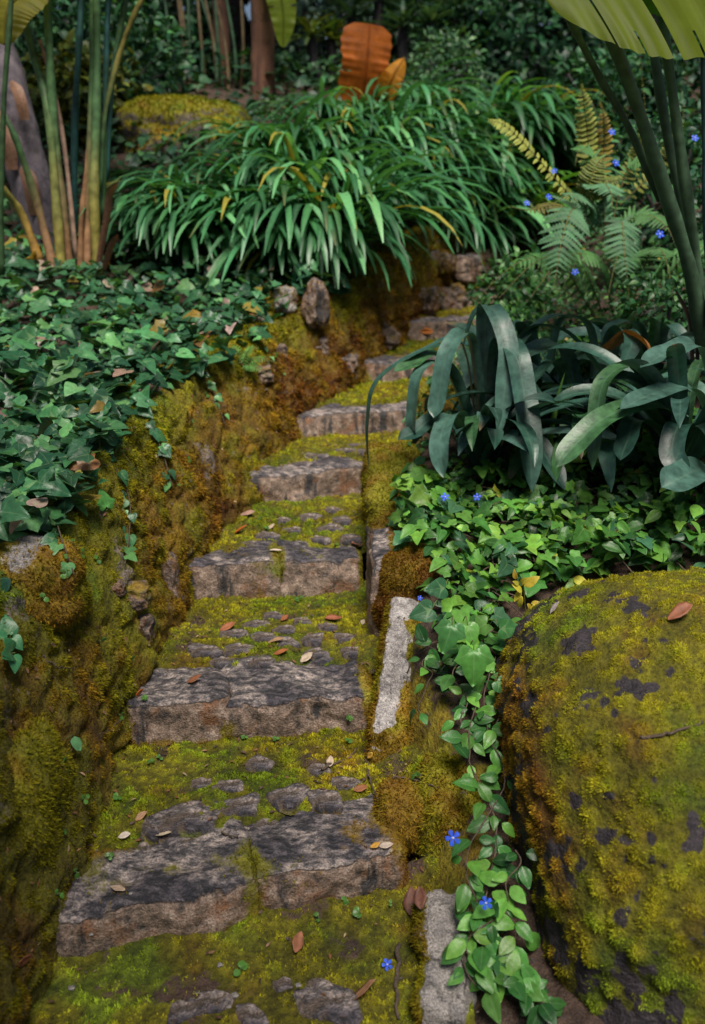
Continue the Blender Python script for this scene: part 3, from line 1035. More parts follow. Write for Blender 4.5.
tufts(Q, Nn[k], sz, moss_color(Q, tone[k] + .08) * (1.05 + 1.5 * bcu[k])[:, None]).build('moss', M_TUFT, bo)['kind'] = 'stuff'


# ------------------------------------------------------------------ leaves
def tmpl(outline, spine, tris, fold=.16, droop=.18):
    """outline (right half incl. tip/base) mirrored; returns V, F, rib."""
    return outline, spine, tris, fold, droop


def make_leaf_template(half, fold=.18, droop=.2, veins=(), wave=0.0):
    """half: (x,y) outline points base->tip of the right half (y 0..1). Spine, middle row and margin; veins: outline points a side vein runs to."""
    half = np.asarray(half, float)
    n = len(half)
    sp = np.stack([np.zeros(n), np.clip(half[:, 1], 0, 1)], 1)
    for i in range(1, n):
        sp[i, 1] = max(sp[i, 1], sp[i - 1, 1])
    sp[-1] = half[-1]
    if len(veins):
        sp[:-1, 1] = np.minimum(sp[:-1, 1], np.maximum(0, half[:-1, 1] - .5 * half[:-1, 0]))
        for i in range(1, n):
            sp[i, 1] = max(sp[i, 1], sp[i - 1, 1])
    md = sp * .5 + half * .5
    m_ = np.array([-1, 1])
    pts = np.concatenate([sp, md, half, md * m_, half * m_])
    puff = np.concatenate([np.zeros(n), np.full(n, .035), np.zeros(n), np.full(n, .035), np.zeros(n)])
    z = fold * np.abs(pts[:, 0]) - droop * pts[:, 1] ** 2 + wave * np.sin(pts[:, 1] * 11) * np.abs(pts[:, 0]) + puff * (np.abs(pts[:, 0]) > .02)
    V = np.concatenate([pts, z[:, None]], 1)
    R = np.concatenate([np.ones(n), np.zeros(4 * n)])
    for k in veins:
        R[[n + k, 3 * n + k]] = 1.0
        R[[2 * n + k, 4 * n + k]] = .97
    F3 = []
    for i in range(n - 1):
        for a, b in ((0, n), (n, 2 * n)):
            F3 += [(a + i, b + i, b + i + 1), (a + i, b + i + 1, a + i + 1)]
        for a, b in ((0, 3 * n), (3 * n, 4 * n)):
            F3 += [(a + i, b + i + 1, b + i), (a + i, a + i + 1, b + i + 1)]
    return V, np.array(F3), R


T_IVY = make_leaf_template([(0, .02), (.13, -.12), (.30, -.15), (.40, -.06), (.45, .10), (.56, .27), (.44, .36), (.33, .42), (.31, .54), (.22, .72), (.09, .92), (0, 1)], .18, .22, (2, 5))
T_IVY2 = make_leaf_template([(0, .0), (.16, -.10), (.32, -.08), (.44, .06), (.47, .24), (.41, .42), (.31, .60), (.18, .80), (.07, .93), (0, 1)], .16, .25, (2, 5))
T_OVAL = make_leaf_template([(0, 0), (.12, .08), (.24, .26), (.27, .46), (.21, .68), (.10, .88), (0, 1)], .28, .3)
T_SMALL = make_leaf_template([(0, 0), (.22, .25), (.24, .55), (0, 1)], .2, .2)
T_ROUND = make_leaf_template([(0, 0), (.3, .05), (.48, .35), (.40, .72), (0, .95)], .15, .2)


def leaf_batch(bag, T, P, D, U, S, C, wscale=1.0, curl=None):
    """Leaves at P pointing along D with face towards U, length S, colour C (n,3)."""
    V0, F0, R0 = T
    n = len(P)
    D = unit(D)
    X = unit(np.cross(D, U))
    Z = np.cross(X, D)
    S = np.broadcast_to(np.asarray(S, float), (n,))
    cz = np.ones(n) if curl is None else curl
    V = P[:, None] + S[:, None, None] * (V0[None, :, :1] * wscale * X[:, None] + V0[None, :, 1:2] * D[:, None] + (V0[None, :, 2:] * cz[:, None, None]) * Z[:, None])
    F = (F0[None] + (np.arange(n) * len(V0))[:, None, None]).reshape(-1, 3)
    bag.add(V.reshape(-1, 3), F, np.repeat(C, len(V0), 0), np.tile(R0, n))


def pick(cols, w, n, var=.25):
    cols = np.asarray(cols, float)
    w = np.asarray(w, float)
    k = rng.choice(len(cols), n, p=w / w.sum())
    return cols[k] * rng.uniform(1 - var, 1 + var, (n, 1)) * rng.uniform(.9, 1.1, (n, 3))


def tube(pts, rad, nseg=8, cap=True):
    pts = np.asarray(pts, float)
    rad = np.broadcast_to(np.asarray(rad, float), (len(pts),))
    T = unit(np.gradient(pts, axis=0))
    ref = np.array([0.31, .2, .93]) if abs(T[0][2]) < .8 else np.array([1.0, .1, 0])
    A = unit(np.cross(T, ref))
    B = np.cross(T, A)
    th = np.linspace(0, 2 * PI, nseg, endpoint=False)
    V = pts[:, None] + rad[:, None, None] * (np.cos(th)[None, :, None] * A[:, None] + np.sin(th)[None, :, None] * B[:, None])
    F = []
    n = len(pts)
    for i in range(n - 1):
        for j in range(nseg):
            F.append((i * nseg + j, i * nseg + (j + 1) % nseg, (i + 1) * nseg + (j + 1) % nseg, (i + 1) * nseg + j))
    V = V.reshape(-1, 3)
    if cap:
        V = np.concatenate([V, pts[:1], pts[-1:]])
        T3 = [(n * nseg, (j + 1) % nseg, j) for j in range(nseg)] + [(n * nseg + 1, (n - 1) * nseg + j, (n - 1) * nseg + (j + 1) % nseg) for j in range(nseg)]
        return V, [np.array(F), np.array(T3)]
    return V, [np.array(F)]


def spline(ctrl, n):
    c = np.asarray(ctrl, float)
    c = np.concatenate([[2 * c[0] - c[1]], c, [2 * c[-1] - c[-2]]])
    m = len(c) - 3
    out = []
    for s in np.linspace(0, m - 1e-6, n):
        i = int(s)
        t = s - i
        p0, p1, p2, p3 = c[i:i + 4]
        out.append(.5 * ((2 * p1) + (-p0 + p2) * t + (2 * p0 - 5 * p1 + 4 * p2 - p3) * t * t + (-p0 + 3 * p1 - 3 * p2 + p3) * t ** 3))
    return np.array(out)


def ribbon(bag, pts, width, col, side=None, fold=.25, prof=None, across=5, roll=0.0, wave=0.0, tipcol=None, thick=0.0):
    """Strap-like leaf along pts. fold: how far the margins lift (share of width)."""
    pts = np.asarray(pts, float)
    n = len(pts)
    s = np.linspace(0, 1, n)
    if prof is None:
        prof = np.minimum(1, .62 + 1.2 * s) * (1 - np.clip((s - .62) / .38, 0, 1) ** 2.2)
    T = unit(np.gradient(pts, axis=0))
    if side is None:
        d = pts[-1] - pts[0]
        side = np.array([d[1], -d[0], 0]) if abs(d[0]) + abs(d[1]) > 1e-4 else np.array([1.0, 0, 0])
    X = unit(np.cross(T, np.cross(np.broadcast_to(side, T.shape), T)))
    Z = unit(np.cross(X, T))
    Z = np.where((Z[:, 2:] < 0) & (np.abs(T[:, 2:]) < .7), Z, Z)
    if roll:
        c, s_ = math.cos(roll), math.sin(roll)
        X, Z = X * c + Z * s_, Z * c - X * s_
    u = np.linspace(-1, 1, across)
    w = .5 * width * np.maximum(prof, .015)
    lift = fold * np.abs(u) ** 1.5
    V = pts[:, None] + w[:, None, None] * (u[None, :, None] * X[:, None] + lift[None, :, None] * Z[:, None])
    if wave:
        V = V + (wave * width * np.sin(s * 9 + pts[0, 0] * 30)[:, None] * u[None, :] ** 2)[..., None] * Z[:, None]
    C = np.broadcast_to(np.asarray(col, float), (n, 3)).copy()
    if tipcol is not None:
        C = mixc(C, tipcol, sstep(.86, 1, s))
    bag.add(V.reshape(-1, 3), grid_faces(n, across), np.repeat(C, across, 0), np.tile(1 - np.abs(u), n))


def arch(base, az, length, e0, e1, n=11, sway=0.0, curve=1.0):
    """Arching leaf line from base: elevation runs from e0 to e1 (radians)."""
    s = np.linspace(0, 1, n)
    e = e0 + (e1 - e0) * s ** curve
    a = az + sway * s
    step = length / (n - 1)
    d = np.stack([np.cos(e) * np.cos(a), np.cos(e) * np.sin(a), np.sin(e)], -1) * step
    p = np.concatenate([[np.zeros(3)], np.cumsum(d[:-1], 0)])
    return np.asarray(base) + p


# ------------------------------------------------------------------ ivy on the left bank
IVY_C = [(.018, .066, .034), (.032, .115, .050), (.058, .18, .072), (.11, .28, .10), (.22, .16, .03), (.26, .13, .045), (.34, .24, .19)]
IVY_W = [3.6, 3.4, 2.2, 1.2, .20, .12, .16]


def ivy_bed(xf, yr, n, label, size=(.04, .075), up=(.02, .13), cols=IVY_C, w=IVY_W, T=(T_IVY, T_IVY2), seedn=0, keep=None, extra_stem=160):
    y = rng.uniform(yr[0], yr[1], n)
    u = rng.random(n)
    x0, x1 = xf(y)
    x = x0 + (x1 - x0) * u
    z = ground(x, y)
    zw = ZL(y)
    z = np.where(x > XLT(y) - .5, np.maximum(z, np.where(x < XL(y), zw - .02, z)), z)
    P = np.stack([x, y, z], -1)
    m = fbm(P, 3.0, 3, 500 + seedn) > -.42
    if keep is not None:
        m &= keep(P)
    P = P[m]
    n = len(P)
    lift = rng.uniform(up[0], up[1], n) * (1 + .9 * fbm(P, 2.0, 3, 505 + seedn)) + .05 * np.clip(fbm(P, 1.3, 2, 509), 0, 1)
    P[:, 2] += lift
    az = rng.uniform(0, 2 * PI, n)
    D = np.stack([np.cos(az), np.sin(az) - .35, rng.uniform(-.45, .25, n)], -1)
    U = np.stack([rng.normal(.15, .5, n), rng.normal(-.35, .5, n), np.ones(n)], -1)
    S = rng.uniform(size[0], size[1], n) * rng.choice([.7, 1, 1.25], n, p=[.25, .55, .2])
    C = pick(cols, w, n, .4)
    bag = Bag()
    k = rng.random(n) < .62
    leaf_batch(bag, T[0], P[k], D[k], U[k], S[k], C[k], 1.0, rng.uniform(.4, 2.0, k.sum()))
    k = ~k
    leaf_batch(bag, T[1], P[k], D[k], U[k], S[k], C[k], 1.0, rng.uniform(.4, 2.0, k.sum()))
    sb = Bag()
    for j in rng.integers(0, n, extra_stem):
        p = P[j]
        a = rng.uniform(0, 2 * PI)
        L = rng.uniform(.12, .35)
        q = np.array([[p[0] + L * t * math.cos(a + .6 * t), p[1] + L * t * math.sin(a + .6 * t), 0] for t in np.linspace(0, 1, 6)])
        q[:, 2] = ground(q[:, 0], q[:, 1]) + .05 + .03 * np.sin(np.linspace(0, 5, 6) + a)
        vv, ff = tube(q, .0026, 4, False)
        sb.add(vv, ff, np.array((.10, .065, .045)))
    return bag, sb


bag, sb = ivy_bed(lambda y: (-2.2 - .55 * (y - 2.6), XLT(y) + .03 + .16 * fbm(np.stack([y * 0, y, y * 0], -1), 2.5, 3, 9)), (2.55, 6.75), 5600, '', size=(.045, .11), up=(.0, .20), extra_stem=260)
ib = tag(bag.build('ivy', M_IVY), 'dense bed of dark green ivy leaves on the bank behind the mossy wall', 'ivy', kind='stuff')
st = sb.build('stems', M_TWIG, ib)
st['kind'] = 'stuff'

# right: ivy and periwinkle mix
VINCA_C = [(.022, .080, .022), (.048, .15, .032), (.090, .24, .042), (.16, .35, .052), (.34, .34, .04), (.042, .125, .06)]
VINCA_W = [1.3, 2.4, 3.0, 2.4, .16, 1.3]


def not_boulder(P):
    q = (P - bc) / np.array((.92, .88, .86))
    return (np.abs(q[:, 0]) ** 5 + (q[:, 1] ** 2 + (q[:, 2] - .10 * q[:, 0]) ** 2) ** 2.5) > 1.0


bag, sb = ivy_bed(lambda y: (XR(y) + .09 - .03, XR(y) + 1.9 + 0 * y), (2.75, 4.05), 2900, '', size=(.04, .085), up=(.01, .15), cols=VINCA_C, w=VINCA_W, T=(T_IVY, T_OVAL), seedn=3,
                  keep=lambda P: not_boulder(P) & (P[:, 0] > XR(P[:, 1]) + .12 + .10 * (P[:, 1] < 3.25)) & ((P[:, 1] > 3.0) | (P[:, 0] > .32)), extra_stem=140)
ib2 = tag(bag.build('ivy', M_VINCA), 'bright green ivy and periwinkle mat between the edge stones and bromeliads', 'ivy', kind='stuff')
sb.build('stems', M_TWIG, ib2)['kind'] = 'stuff'

# small leaved cover on the right slope behind
bag, sb = ivy_bed(lambda y: (XR(y) + .10, XR(y) + 3.0 + 0 * y), (4.3, 7.2), 9000, '', size=(.028, .055), up=(.02, .22), cols=[(.025, .085, .030), (.042, .13, .04), (.08, .2, .055), (.14, .28, .06), (.3, .2, .04)], w=[3, 3, 1.6, .6, .1], T=(T_OVAL, T_SMALL), seedn=5, extra_stem=60)
ib3 = tag(bag.build('ground_cover', M_VINCA), 'low small leaved cover on the slope under the ferns', 'ground cover', kind='stuff')
sb.build('stems', M_TWIG, ib3)['kind'] = 'stuff'
# shade cover on the hill behind
bag, sb = ivy_bed(lambda y: (-6 + 0 * y, 6 + 0 * y), (6.8, 13.5), 12000, '', size=(.07, .14), up=(.02, .3), cols=[(.015, .05, .028), (.025, .08, .035), (.05, .13, .05)], w=[3, 3, 1], T=(T_OVAL, T_IVY2), seedn=8, extra_stem=20,
                  keep=lambda P: ((P[:, 0] < XLT(P[:, 1]) - .2) | (P[:, 0] > XR(P[:, 1]) + .3) | (P[:, 1] > 9.4)) & ((P[:, 1] > 7.6) | (P[:, 0] < -2)))
ib4 = tag(bag.build('undergrowth', M_BACK), 'dark leafy undergrowth on the shaded hill behind the strap leaf bank', 'undergrowth', kind='stuff')
sb.build('stems', M_TWIG, ib4)['kind'] = 'stuff'

# ------------------------------------------------------------------ strap leaf clumps
STRAP_C = [(.020, .092, .034), (.032, .145, .052), (.055, .21, .080), (.115, .31, .13)]


def strap_mesh(n, length, width, cols, w, lowest=-1.0, seed=1, yellow=.03):
    bag, dry = Bag(), Bag()
    for k in range(n):
        az = rng.normal(-PI / 2, 1.05) if rng.random() < .8 else rng.uniform(0, 2 * PI)
        f = rng.random()
        L = length * rng.uniform(.7, 1.15)
        p = arch((.05 * math.cos(az) * rng.random(), .05 * math.sin(az) * rng.random(), 0), az, L, rng.uniform(.85, 1.5) - .2 * f, rng.uniform(lowest, lowest * .58), 11, rng.uniform(-.25, .25), rng.uniform(1.1, 1.7))
        c = pick(cols, w, 1)[0]
        if rng.random() < yellow:
            ribbon(dry, p, width * .9, np.array((.30, .26, .04)) * rng.uniform(.7, 1.1), fold=.3, across=3, roll=rng.uniform(-.3, .3))
        else:
            ribbon(bag, p, width * rng.uniform(.8, 1.15), c, fold=.25, across=3, roll=rng.uniform(-.3, .3), prof=np.minimum(1, .7 + 1.2 * np.linspace(0, 1, 11)) * (1 - np.clip((np.linspace(0, 1, 11) - .76) / .26, 0, 1) ** 2), tipcol=np.array((.13, .14, .05)) if rng.random() < .06 else None)
    return bag, dry


protos = []
for k in range(4):
    bag, dry = strap_mesh(80, 1.34, .052, STRAP_C, [2.6, 3, 2.4, 1.0], -1.45, k)
    root = thing('strap_leaf_plant', 'x', 'plant', (0, 0, 0), 'strap leaf plants massed above the mossy wall')
    bag.build('leaves', M_STRAP, root)
    if dry.V:
        dry.build('yellow_leaves', M_STRAP, root)
    protos.append(root)

G_STRAP = 'strap leaf plant in the thick of the long green bank above the wall'
CL = [(160, 7.0, 'strap leaf plant at the far left end of the bank beside the stalks', .7),
      (192, 6.8, 'strap leaf plant spilling onto the ivy near the left end', .8),
      (232, 6.85, G_STRAP, .85), (278, 6.85, G_STRAP, .9), (316, 6.85, 'strap leaf plant arching over the pale upright rock', .9),
      (346, 6.95, 'strap leaf plant hanging lowest over the wall', 1.05), (388, 8.0, 'strap leaf plant drooping over the wall above the sixth step', .85), (425, 8.7, G_STRAP, .85),
      (458, 9.3, 'strap leaf plant overhanging the earth bank by the topmost step', .85), (490, 9.7, 'strap leaf plant at the right end of the bank by the arching fern', 1.05),
      (180, 7.4, G_STRAP, .65), (215, 7.3, G_STRAP, .7), (258, 7.4, G_STRAP, .8), (304, 7.5, G_STRAP, .9), (345, 7.6, G_STRAP, .9), (388, 8.5, G_STRAP, .85), (430, 9.1, G_STRAP, .85), (470, 9.2, G_STRAP, 1.0),
      (255, 7.9, G_STRAP, .65), (285, 8.1, G_STRAP, .9), (328, 8.2, G_STRAP, .8), (368, 8.5, G_STRAP, .8), (408, 8.8, G_STRAP, .85), (448, 9.3, G_STRAP, .95),
      (520, 9.8, 'strap leaf plant farthest right, behind the arching fern tip', 1.1), (318, 9.0, G_STRAP, .75), (358, 9.2, G_STRAP, .75), (408, 9.6, G_STRAP, .8)]
used = set()
for i, (px, y, lab, sc) in enumerate(CL):
    pr = i % 4
    o = protos[pr] if pr not in used else copy_tree(protos[pr])
    used.add(pr)
    p = gpx(px, y, 0.0)
    if p[0] > XL(y) - .62 and y < 9:
        p[0] = min(p[0], float(XLT(y)) - .06)
        p[2] = float(ZL(y) - .05 + hill(y) * .5)
    o.location = p
    o.rotation_euler = (rng.uniform(-.05, .1), rng.uniform(-.1, .1), rng.uniform(-.5, .6))
    o.scale = (sc, sc, sc)
    o['label'] = lab

# brighter clump behind, right of the brown leaf
bag, dry = strap_mesh(70, .85, .034, [(.05, .17, .025), (.085, .25, .03), (.14, .33, .045)], [2, 3, 2], -.7, 9, .05)
root = thing('grassy_plant', 'x', 'plant', (0, 0, 0), 'bright grassy plants on the upper slope')
bag.build('leaves', M_STRAP, root)
if dry.V:
    dry.build('yellow_leaves', M_STRAP, root)
for i, (px, y, lab, sc) in enumerate([(515, 9.4, 'bright yellow green grassy plant above the right end of the strap leaf bank', 1.35), (560, 9.9, 'bright grassy plant right of the other two, towards the ferns', 1.2), (478, 9.9, 'bright grassy plant left of the other two, beside the bare twig', 1.1)]):
    o = root if i == 0 else copy_tree(root)
    o.location = gpx(px, y)
    o.rotation_euler = (0, 0, i * 1.7)
    o.scale = (sc,) * 3
    o['label'] = lab


# ------------------------------------------------------------------ bromeliads on the right
def hero_leaf(parent, ctrl, width, col, roll=0.0, fold=.22, name='leaf', mat=None, side=None, tip=None, wave=.04):
    pts = spline([aty(*c) for c in ctrl], 26)
    pts[8:, 2] = np.maximum(pts[8:, 2], ground(pts[8:, 0], pts[8:, 1]) + .04)
    bag = Bag()
    s = np.linspace(0, 1, 26)
    prof = np.minimum(1, .8 + .6 * s) * (1 - np.clip((s - .72) / .28, 0, 1) ** 2.6)
    ribbon(bag, pts, width, col, side=side, fold=fold, prof=prof, across=7, roll=roll, wave=wave, tipcol=tip)
    return bag.build(name, mat or M_BROM, parent)


BR = [(.016, .050, .038), (.028, .078, .058), (.050, .115, .090), (.034, .098, .036)]


def bromeliad(base_px, label, leaves, nrand, L, wdt, azr=(0, 2 * PI)):
    b = aty(*base_px)
    b[2] = min(b[2], float(ground(b[0], b[1])) + .06)
    root = thing('bromeliad', label, 'bromeliad', b, 'bromeliads on the right bank')
    for (ctrl, w, ci, roll) in leaves:
        hero_leaf(root, ctrl, w, np.array(BR[ci]) * random.uniform(.85, 1.2), roll)
    for k in range(nrand):
        az = azr[0] + (azr[1] - azr[0]) * (k + rng.random()) / nrand
        p = arch(b + np.array((0, 0, .05)) + np.array((.04 * math.cos(az), .04 * math.sin(az), 0)), az, L * rng.uniform(.75, 1.1), rng.uniform(.85, 1.5), rng.uniform(-1.45, .1), 18, rng.uniform(-.4, .4), rng.uniform(1.0, 1.8))
        bag = Bag()
        s = np.linspace(0, 1, 18)
        prof = np.minimum(1, .8 + .6 * s) * (1 - np.clip((s - .72) / .28, 0, 1) ** 2.6)
        ribbon(bag, p, wdt * rng.uniform(.8, 1.1), pick(BR, [2, 3, 2, 1.5], 1)[0], fold=.22, prof=prof, across=7, roll=rng.uniform(-.6, .6), wave=.07, tipcol=np.array((.16, .10, .05)) if rng.random() < .18 else None)
        bag.build('leaf', M_BROM, root)
    return root


bromeliad((478, 478, 4.0), 'dark blue green bromeliad with drooping leaves above the third and fourth steps', [
    ([(478, 450, 4.0), (462, 345, 4.0), (425, 350, 3.95), (378, 380, 3.9), (368, 420, 3.88), (369, 468, 3.88)], .045, 1, .1),
    ([(485, 450, 4.0), (470, 340, 4.0), (448, 350, 3.85), (438, 400, 3.8), (434, 418, 3.78)], .085, 2, .2),
    ([(480, 450, 4.0), (450, 370, 4.0), (420, 372, 3.85), (412, 420, 3.8), (416, 436, 3.8)], .085, 2, -.1),
    ([(478, 455, 4.0), (440, 360, 4.0), (412, 364, 3.9), (394, 372, 3.85)], .07, 3, .4),
    ([(490, 450, 4.0), (485, 320, 4.05), (495, 312, 3.9), (508, 345, 3.8), (505, 385, 3.75), (498, 440, 3.7)], .085, 2, 0),
    ([(495, 450, 4.0), (500, 350, 4.0), (515, 350, 3.8), (525, 400, 3.7), (530, 450, 3.6), (532, 492, 3.55)], .105, 1, 0),
    ([(500, 450, 4.0), (520, 340, 4.0), (560, 330, 3.95), (590, 360, 3.9), (612, 390, 3.9)], .09, 1, .2),
    ([(485, 460, 4.0), (440, 420, 3.9), (415, 432, 3.8), (398, 440, 3.75)], .075, 0, .5),
    ([(480, 460, 4.0), (455, 415, 3.85), (440, 440, 3.7), (444, 478, 3.62)], .095, 2, -.2),
    ([(495, 455, 4.0), (520, 420, 3.8), (545, 455, 3.65), (565, 490, 3.55)], .10, 0, 0),
    ([(500, 455, 4.0), (495, 330, 4.1), (478, 312, 4.1), (462, 350, 4.05)], .08, 1, .3),
], 40, .72, .068, (-2.0, 2.1))
bromeliad((588, 470, 4.15), 'dark bromeliad in the middle with leaves arching both ways', [
    ([(585, 450, 4.2), (565, 350, 4.2), (530, 352, 4.0), (512, 368, 3.9), (545, 400, 3.8)], .10, 2, .2),
    ([(590, 440, 4.2), (592, 335, 4.2), (560, 316, 4.1), (530, 332, 4.0), (515, 355, 3.95)], .06, 2, .0),
    ([(592, 440, 4.2), (610, 350, 4.2), (622, 330, 4.1), (632, 342, 4.0), (620, 370, 3.95)], .09, 1, .2),
    ([(585, 450, 4.15), (560, 400, 4.0), (540, 420, 3.85), (525, 460, 3.8)], .09, 0, -.2),
    ([(590, 450, 4.15), (575, 390, 3.95), (568, 430, 3.85), (566, 470, 3.8)], .07, 3, 0),
    ([(600, 450, 4.15), (640, 390, 4.0), (665, 400, 3.9), (680, 440, 3.85)], .09, 0, 0),
    ([(588, 450, 4.15), (560, 365, 4.1), (535, 380, 3.95), (520, 400, 3.85)], .08, 1, -.2),
], 40, .85, .07)
bromeliad((540, 420, 4.6), 'bromeliad half hidden behind the two drooping ones', [([(540, 410, 4.6), (530, 330, 4.55), (512, 330, 4.45), (500, 360, 4.4)], .075, 1, 0), ([(545, 410, 4.6), (560, 325, 4.55), (590, 325, 4.45), (605, 350, 4.4)], .08, 1, .1)], 26, .75, .075)
bromeliad((650, 410, 4.6), 'bromeliad at the back below the thick stems', [([(650, 400, 4.6), (640, 330, 4.55), (615, 325, 4.45), (600, 345, 4.4)], .075, 0, 0), ([(655, 400, 4.6), (662, 330, 4.5), (680, 335, 4.4), (690, 370, 4.3)], .08, 1, .1)], 24, .75, .075)
bromeliad((680, 455, 3.55), 'large bromeliad with broad pale edged leaves by the thick stems', [
    ([(690, 440, 3.5), (660, 405, 3.4), (610, 415, 3.25), (575, 445, 3.15), (556, 467, 3.1)], .095, 3, .35),
    ([(690, 440, 3.5), (640, 370, 3.5), (605, 380, 3.4), (596, 430, 3.3), (592, 470, 3.25)], .075, 3, .1),
    ([(715, 430, 3.5), (690, 388, 3.45), (650, 395, 3.3), (620, 410, 3.2)], .09, 2, .3),
    ([(720, 480, 3.4), (700, 470, 3.2), (680, 478, 3.05), (661, 488, 3.0)], .12, 2, .5),
    ([(720, 440, 3.5), (700, 350, 3.5), (670, 352, 3.4), (640, 368, 3.3)], .10, 2, .3),
    ([(700, 440, 3.5), (680, 425, 3.3), (672, 455, 3.2), (690, 470, 3.15)], .09, 0, 0),
    ([(690, 450, 3.5), (640, 420, 3.4), (628, 440, 3.3), (620, 460, 3.25)], .09, 0, 0),
], 30, .75, .075)
# a few reddish sword blades at the right edge
red = thing('red_sword_plant', 'small plant of upright dark red pointed blades under the thick stems', 'plant', gpx(688, 4.3))
for k, (ctrl, w) in enumerate([([(692, 360, 4.3), (688, 320, 4.3), (675, 290, 4.25)], .055), ([(697, 360, 4.3), (696, 330, 4.28), (690, 300, 4.25)], .04), ([(700, 375, 4.2), (690, 372, 4.1), (660, 362, 3.95)], .045)]):
    hero_leaf(red, ctrl, w, np.array((.10, .035, .04)) if k != 1 else np.array((.03, .02, .045)), .2)
dl = thing('dead_leaf', 'folded orange brown dead leaf caught among the bromeliads', 'leaf', gpx(630, 4.3))
hero_leaf(dl, [(608, 350, 4.1), (628, 336, 4.05), (645, 345, 4.0), (650, 360, 3.98)], .12, np.array((.24, .10, .025)), .3, mat=M_DRY, name='blade')
sp_ = thing('grass_tuft', 'thin bright green grass blades between the two bromeliads', 'grass', gpx(548, 4.0))
for ctrl, w in [([(548, 450, 3.9), (556, 415, 3.85), (572, 382, 3.8)], .022), ([(546, 450, 3.9), (552, 420, 3.85), (565, 372, 3.8)], .014), ([(550, 455, 3.9), (552, 430, 3.85), (556, 400, 3.82)], .02)]:
    hero_leaf(sp_, ctrl, w, np.array((.09, .22, .04)), 0, name='blade', mat=M_STRAP)


# ------------------------------------------------------------------ ferns
def frond(parent, ctrl, width, col, npairs=24, serr=True, up=(0, -.35, 1), name='frond', mat=None, ribc=(.16, .13, .04), pointed=True, plen=None, droop=.2):
    pts = spline([aty(*c) if not isinstance(c, np.ndarray) else c for c in ctrl], 60)
    T = unit(np.gradient(pts, axis=0))
    bag = Bag()
    L = np.linalg.norm(np.diff(pts, axis=0), axis=1).sum()
    v, f = tube(pts[::3], np.linspace(.0045, .0012, len(pts[::3])), 5, False)
    bag.add(v, f, np.array(ribc), 0)
    s = np.linspace(.10, .985, npairs)
    Up = unit(np.asarray(up, float))
    half = [(0, 0)]
    if serr:
        for k in range(1, 9):
            y = k / 9
            wv = .13 * (1 - y * .75)
            half += [(wv, y - .02), (wv * .45, y + .03)]
    else:
        half += [(.10, .1), (.15, .4), (.10, .75)]
    half += [(0, 1)]
    TP = make_leaf_template(half, .1, droop)
    P, D, U, S = [], [], [], []
    for k in s:
        i = int(k * 59)
        w = width * (math.sin(PI * min(1, k * 1.15 + .12)) ** .8 if pointed else 1.0) * (1 - .75 * max(0, k - .75) / .25)
        X = unit(np.cross(T[i], Up))
        for sg in (-1, 1):
            P.append(pts[i])
            D.append(X * sg + T[i] * .42 + np.array((0, 0, -.12)))
            U.append(Up + .15 * rng.normal(size=3))
            S.append(max(w * .5 * rng.uniform(.9, 1.1), .008))
    n = len(P)
    C = np.asarray(col) * rng.uniform(.75, 1.25, (n, 1))
    leaf_batch(bag, TP, np.array(P), np.array(D), np.array(U), np.array(S), C, wscale=1.5 if serr else 1.4)
    return bag.build(name, mat or M_FERN, parent)


G1, G2, GY = np.array((.075, .19, .095)), np.array((.06, .17, .05)), np.array((.24, .27, .05))
fern = thing('fern', 'large grey green fern with drooping feathery fronds on the right slope', 'fern', gpx(600, 5.4))
frond(fern, [(598, 235, 5.4), (575, 208, 5.25), (562, 240, 5.05), (556, 275, 4.95), (553, 292, 4.9)], .30, G1, up=(-.1, -.8, .6))
frond(fern, [(615, 240, 5.3), (622, 222, 5.2), (624, 250, 5.0), (628, 285, 4.9), (630, 314, 4.85)], .24, G1 * .9, up=(.1, -.8, .6))
frond(fern, [(605, 235, 5.5), (590, 205, 5.4), (570, 195, 5.2), (540, 213, 5.1)], .24, G1 * 1.1, up=(-.1, -.6, .8))
frond(fern, [(605, 235, 5.5), (603, 195, 5.4), (606, 185, 5.25), (612, 197, 5.1), (612, 210, 5.0)], .24, G1 * 1.1, up=(0, -.6, .8))
frond(fern, [(610, 235, 5.5), (625, 175, 5.5), (648, 160, 5.4), (670, 170, 5.3)], .20, G2, up=(.1, -.6, .8))
frond(fern, [(608, 235, 5.5), (595, 160, 5.6), (580, 150, 5.5), (575, 165, 5.4)], .2, G2 * 1.2, up=(-.1, -.6, .8))
frond(fern, [(612, 235, 5.4), (640, 215, 5.3), (665, 225, 5.1), (680, 255, 5.0)], .22, G2, up=(.1, -.7, .7))
for k in range(9):
    a = -2.9 + k * .33
    q0 = gp(1.45 + .05 * k, 5.45, .08)
    R_ = rng.uniform(.5, .75)
    frond(fern, [q0, q0 + np.array((.25 * math.cos(a), .25 * math.sin(a), .32)), q0 + np.array((.55 * R_ / .6 * math.cos(a), .5 * math.sin(a), .34)), q0 + np.array((.85 * R_ / .6 * math.cos(a), .75 * math.sin(a), .12))], .24, G2 * rng.uniform(.8, 1.2), up=(0, -.5, .85))
f2 = thing('sword_fern', 'pale yellow green sword fern with upright ladder like fronds', 'fern', gpx(592, 6.0))
frond(f2, [(592, 200, 5.9), (588, 140, 5.9), (583, 95, 5.8), (582, 84, 5.78)], .15, GY, 26, False, up=(0, -1, .2), pointed=True)
frond(f2, [(600, 200, 6.0), (604, 150, 6.0), (603, 115, 5.9), (600, 102, 5.88)], .13, np.array((.26, .20, .035)), 22, False, up=(0, -1, .2))
frond(f2, [(610, 205, 6.0), (636, 160, 6.0), (645, 120, 5.9), (640, 60, 5.85)], .13, GY * .8, 26, False, up=(0, -1, .2))
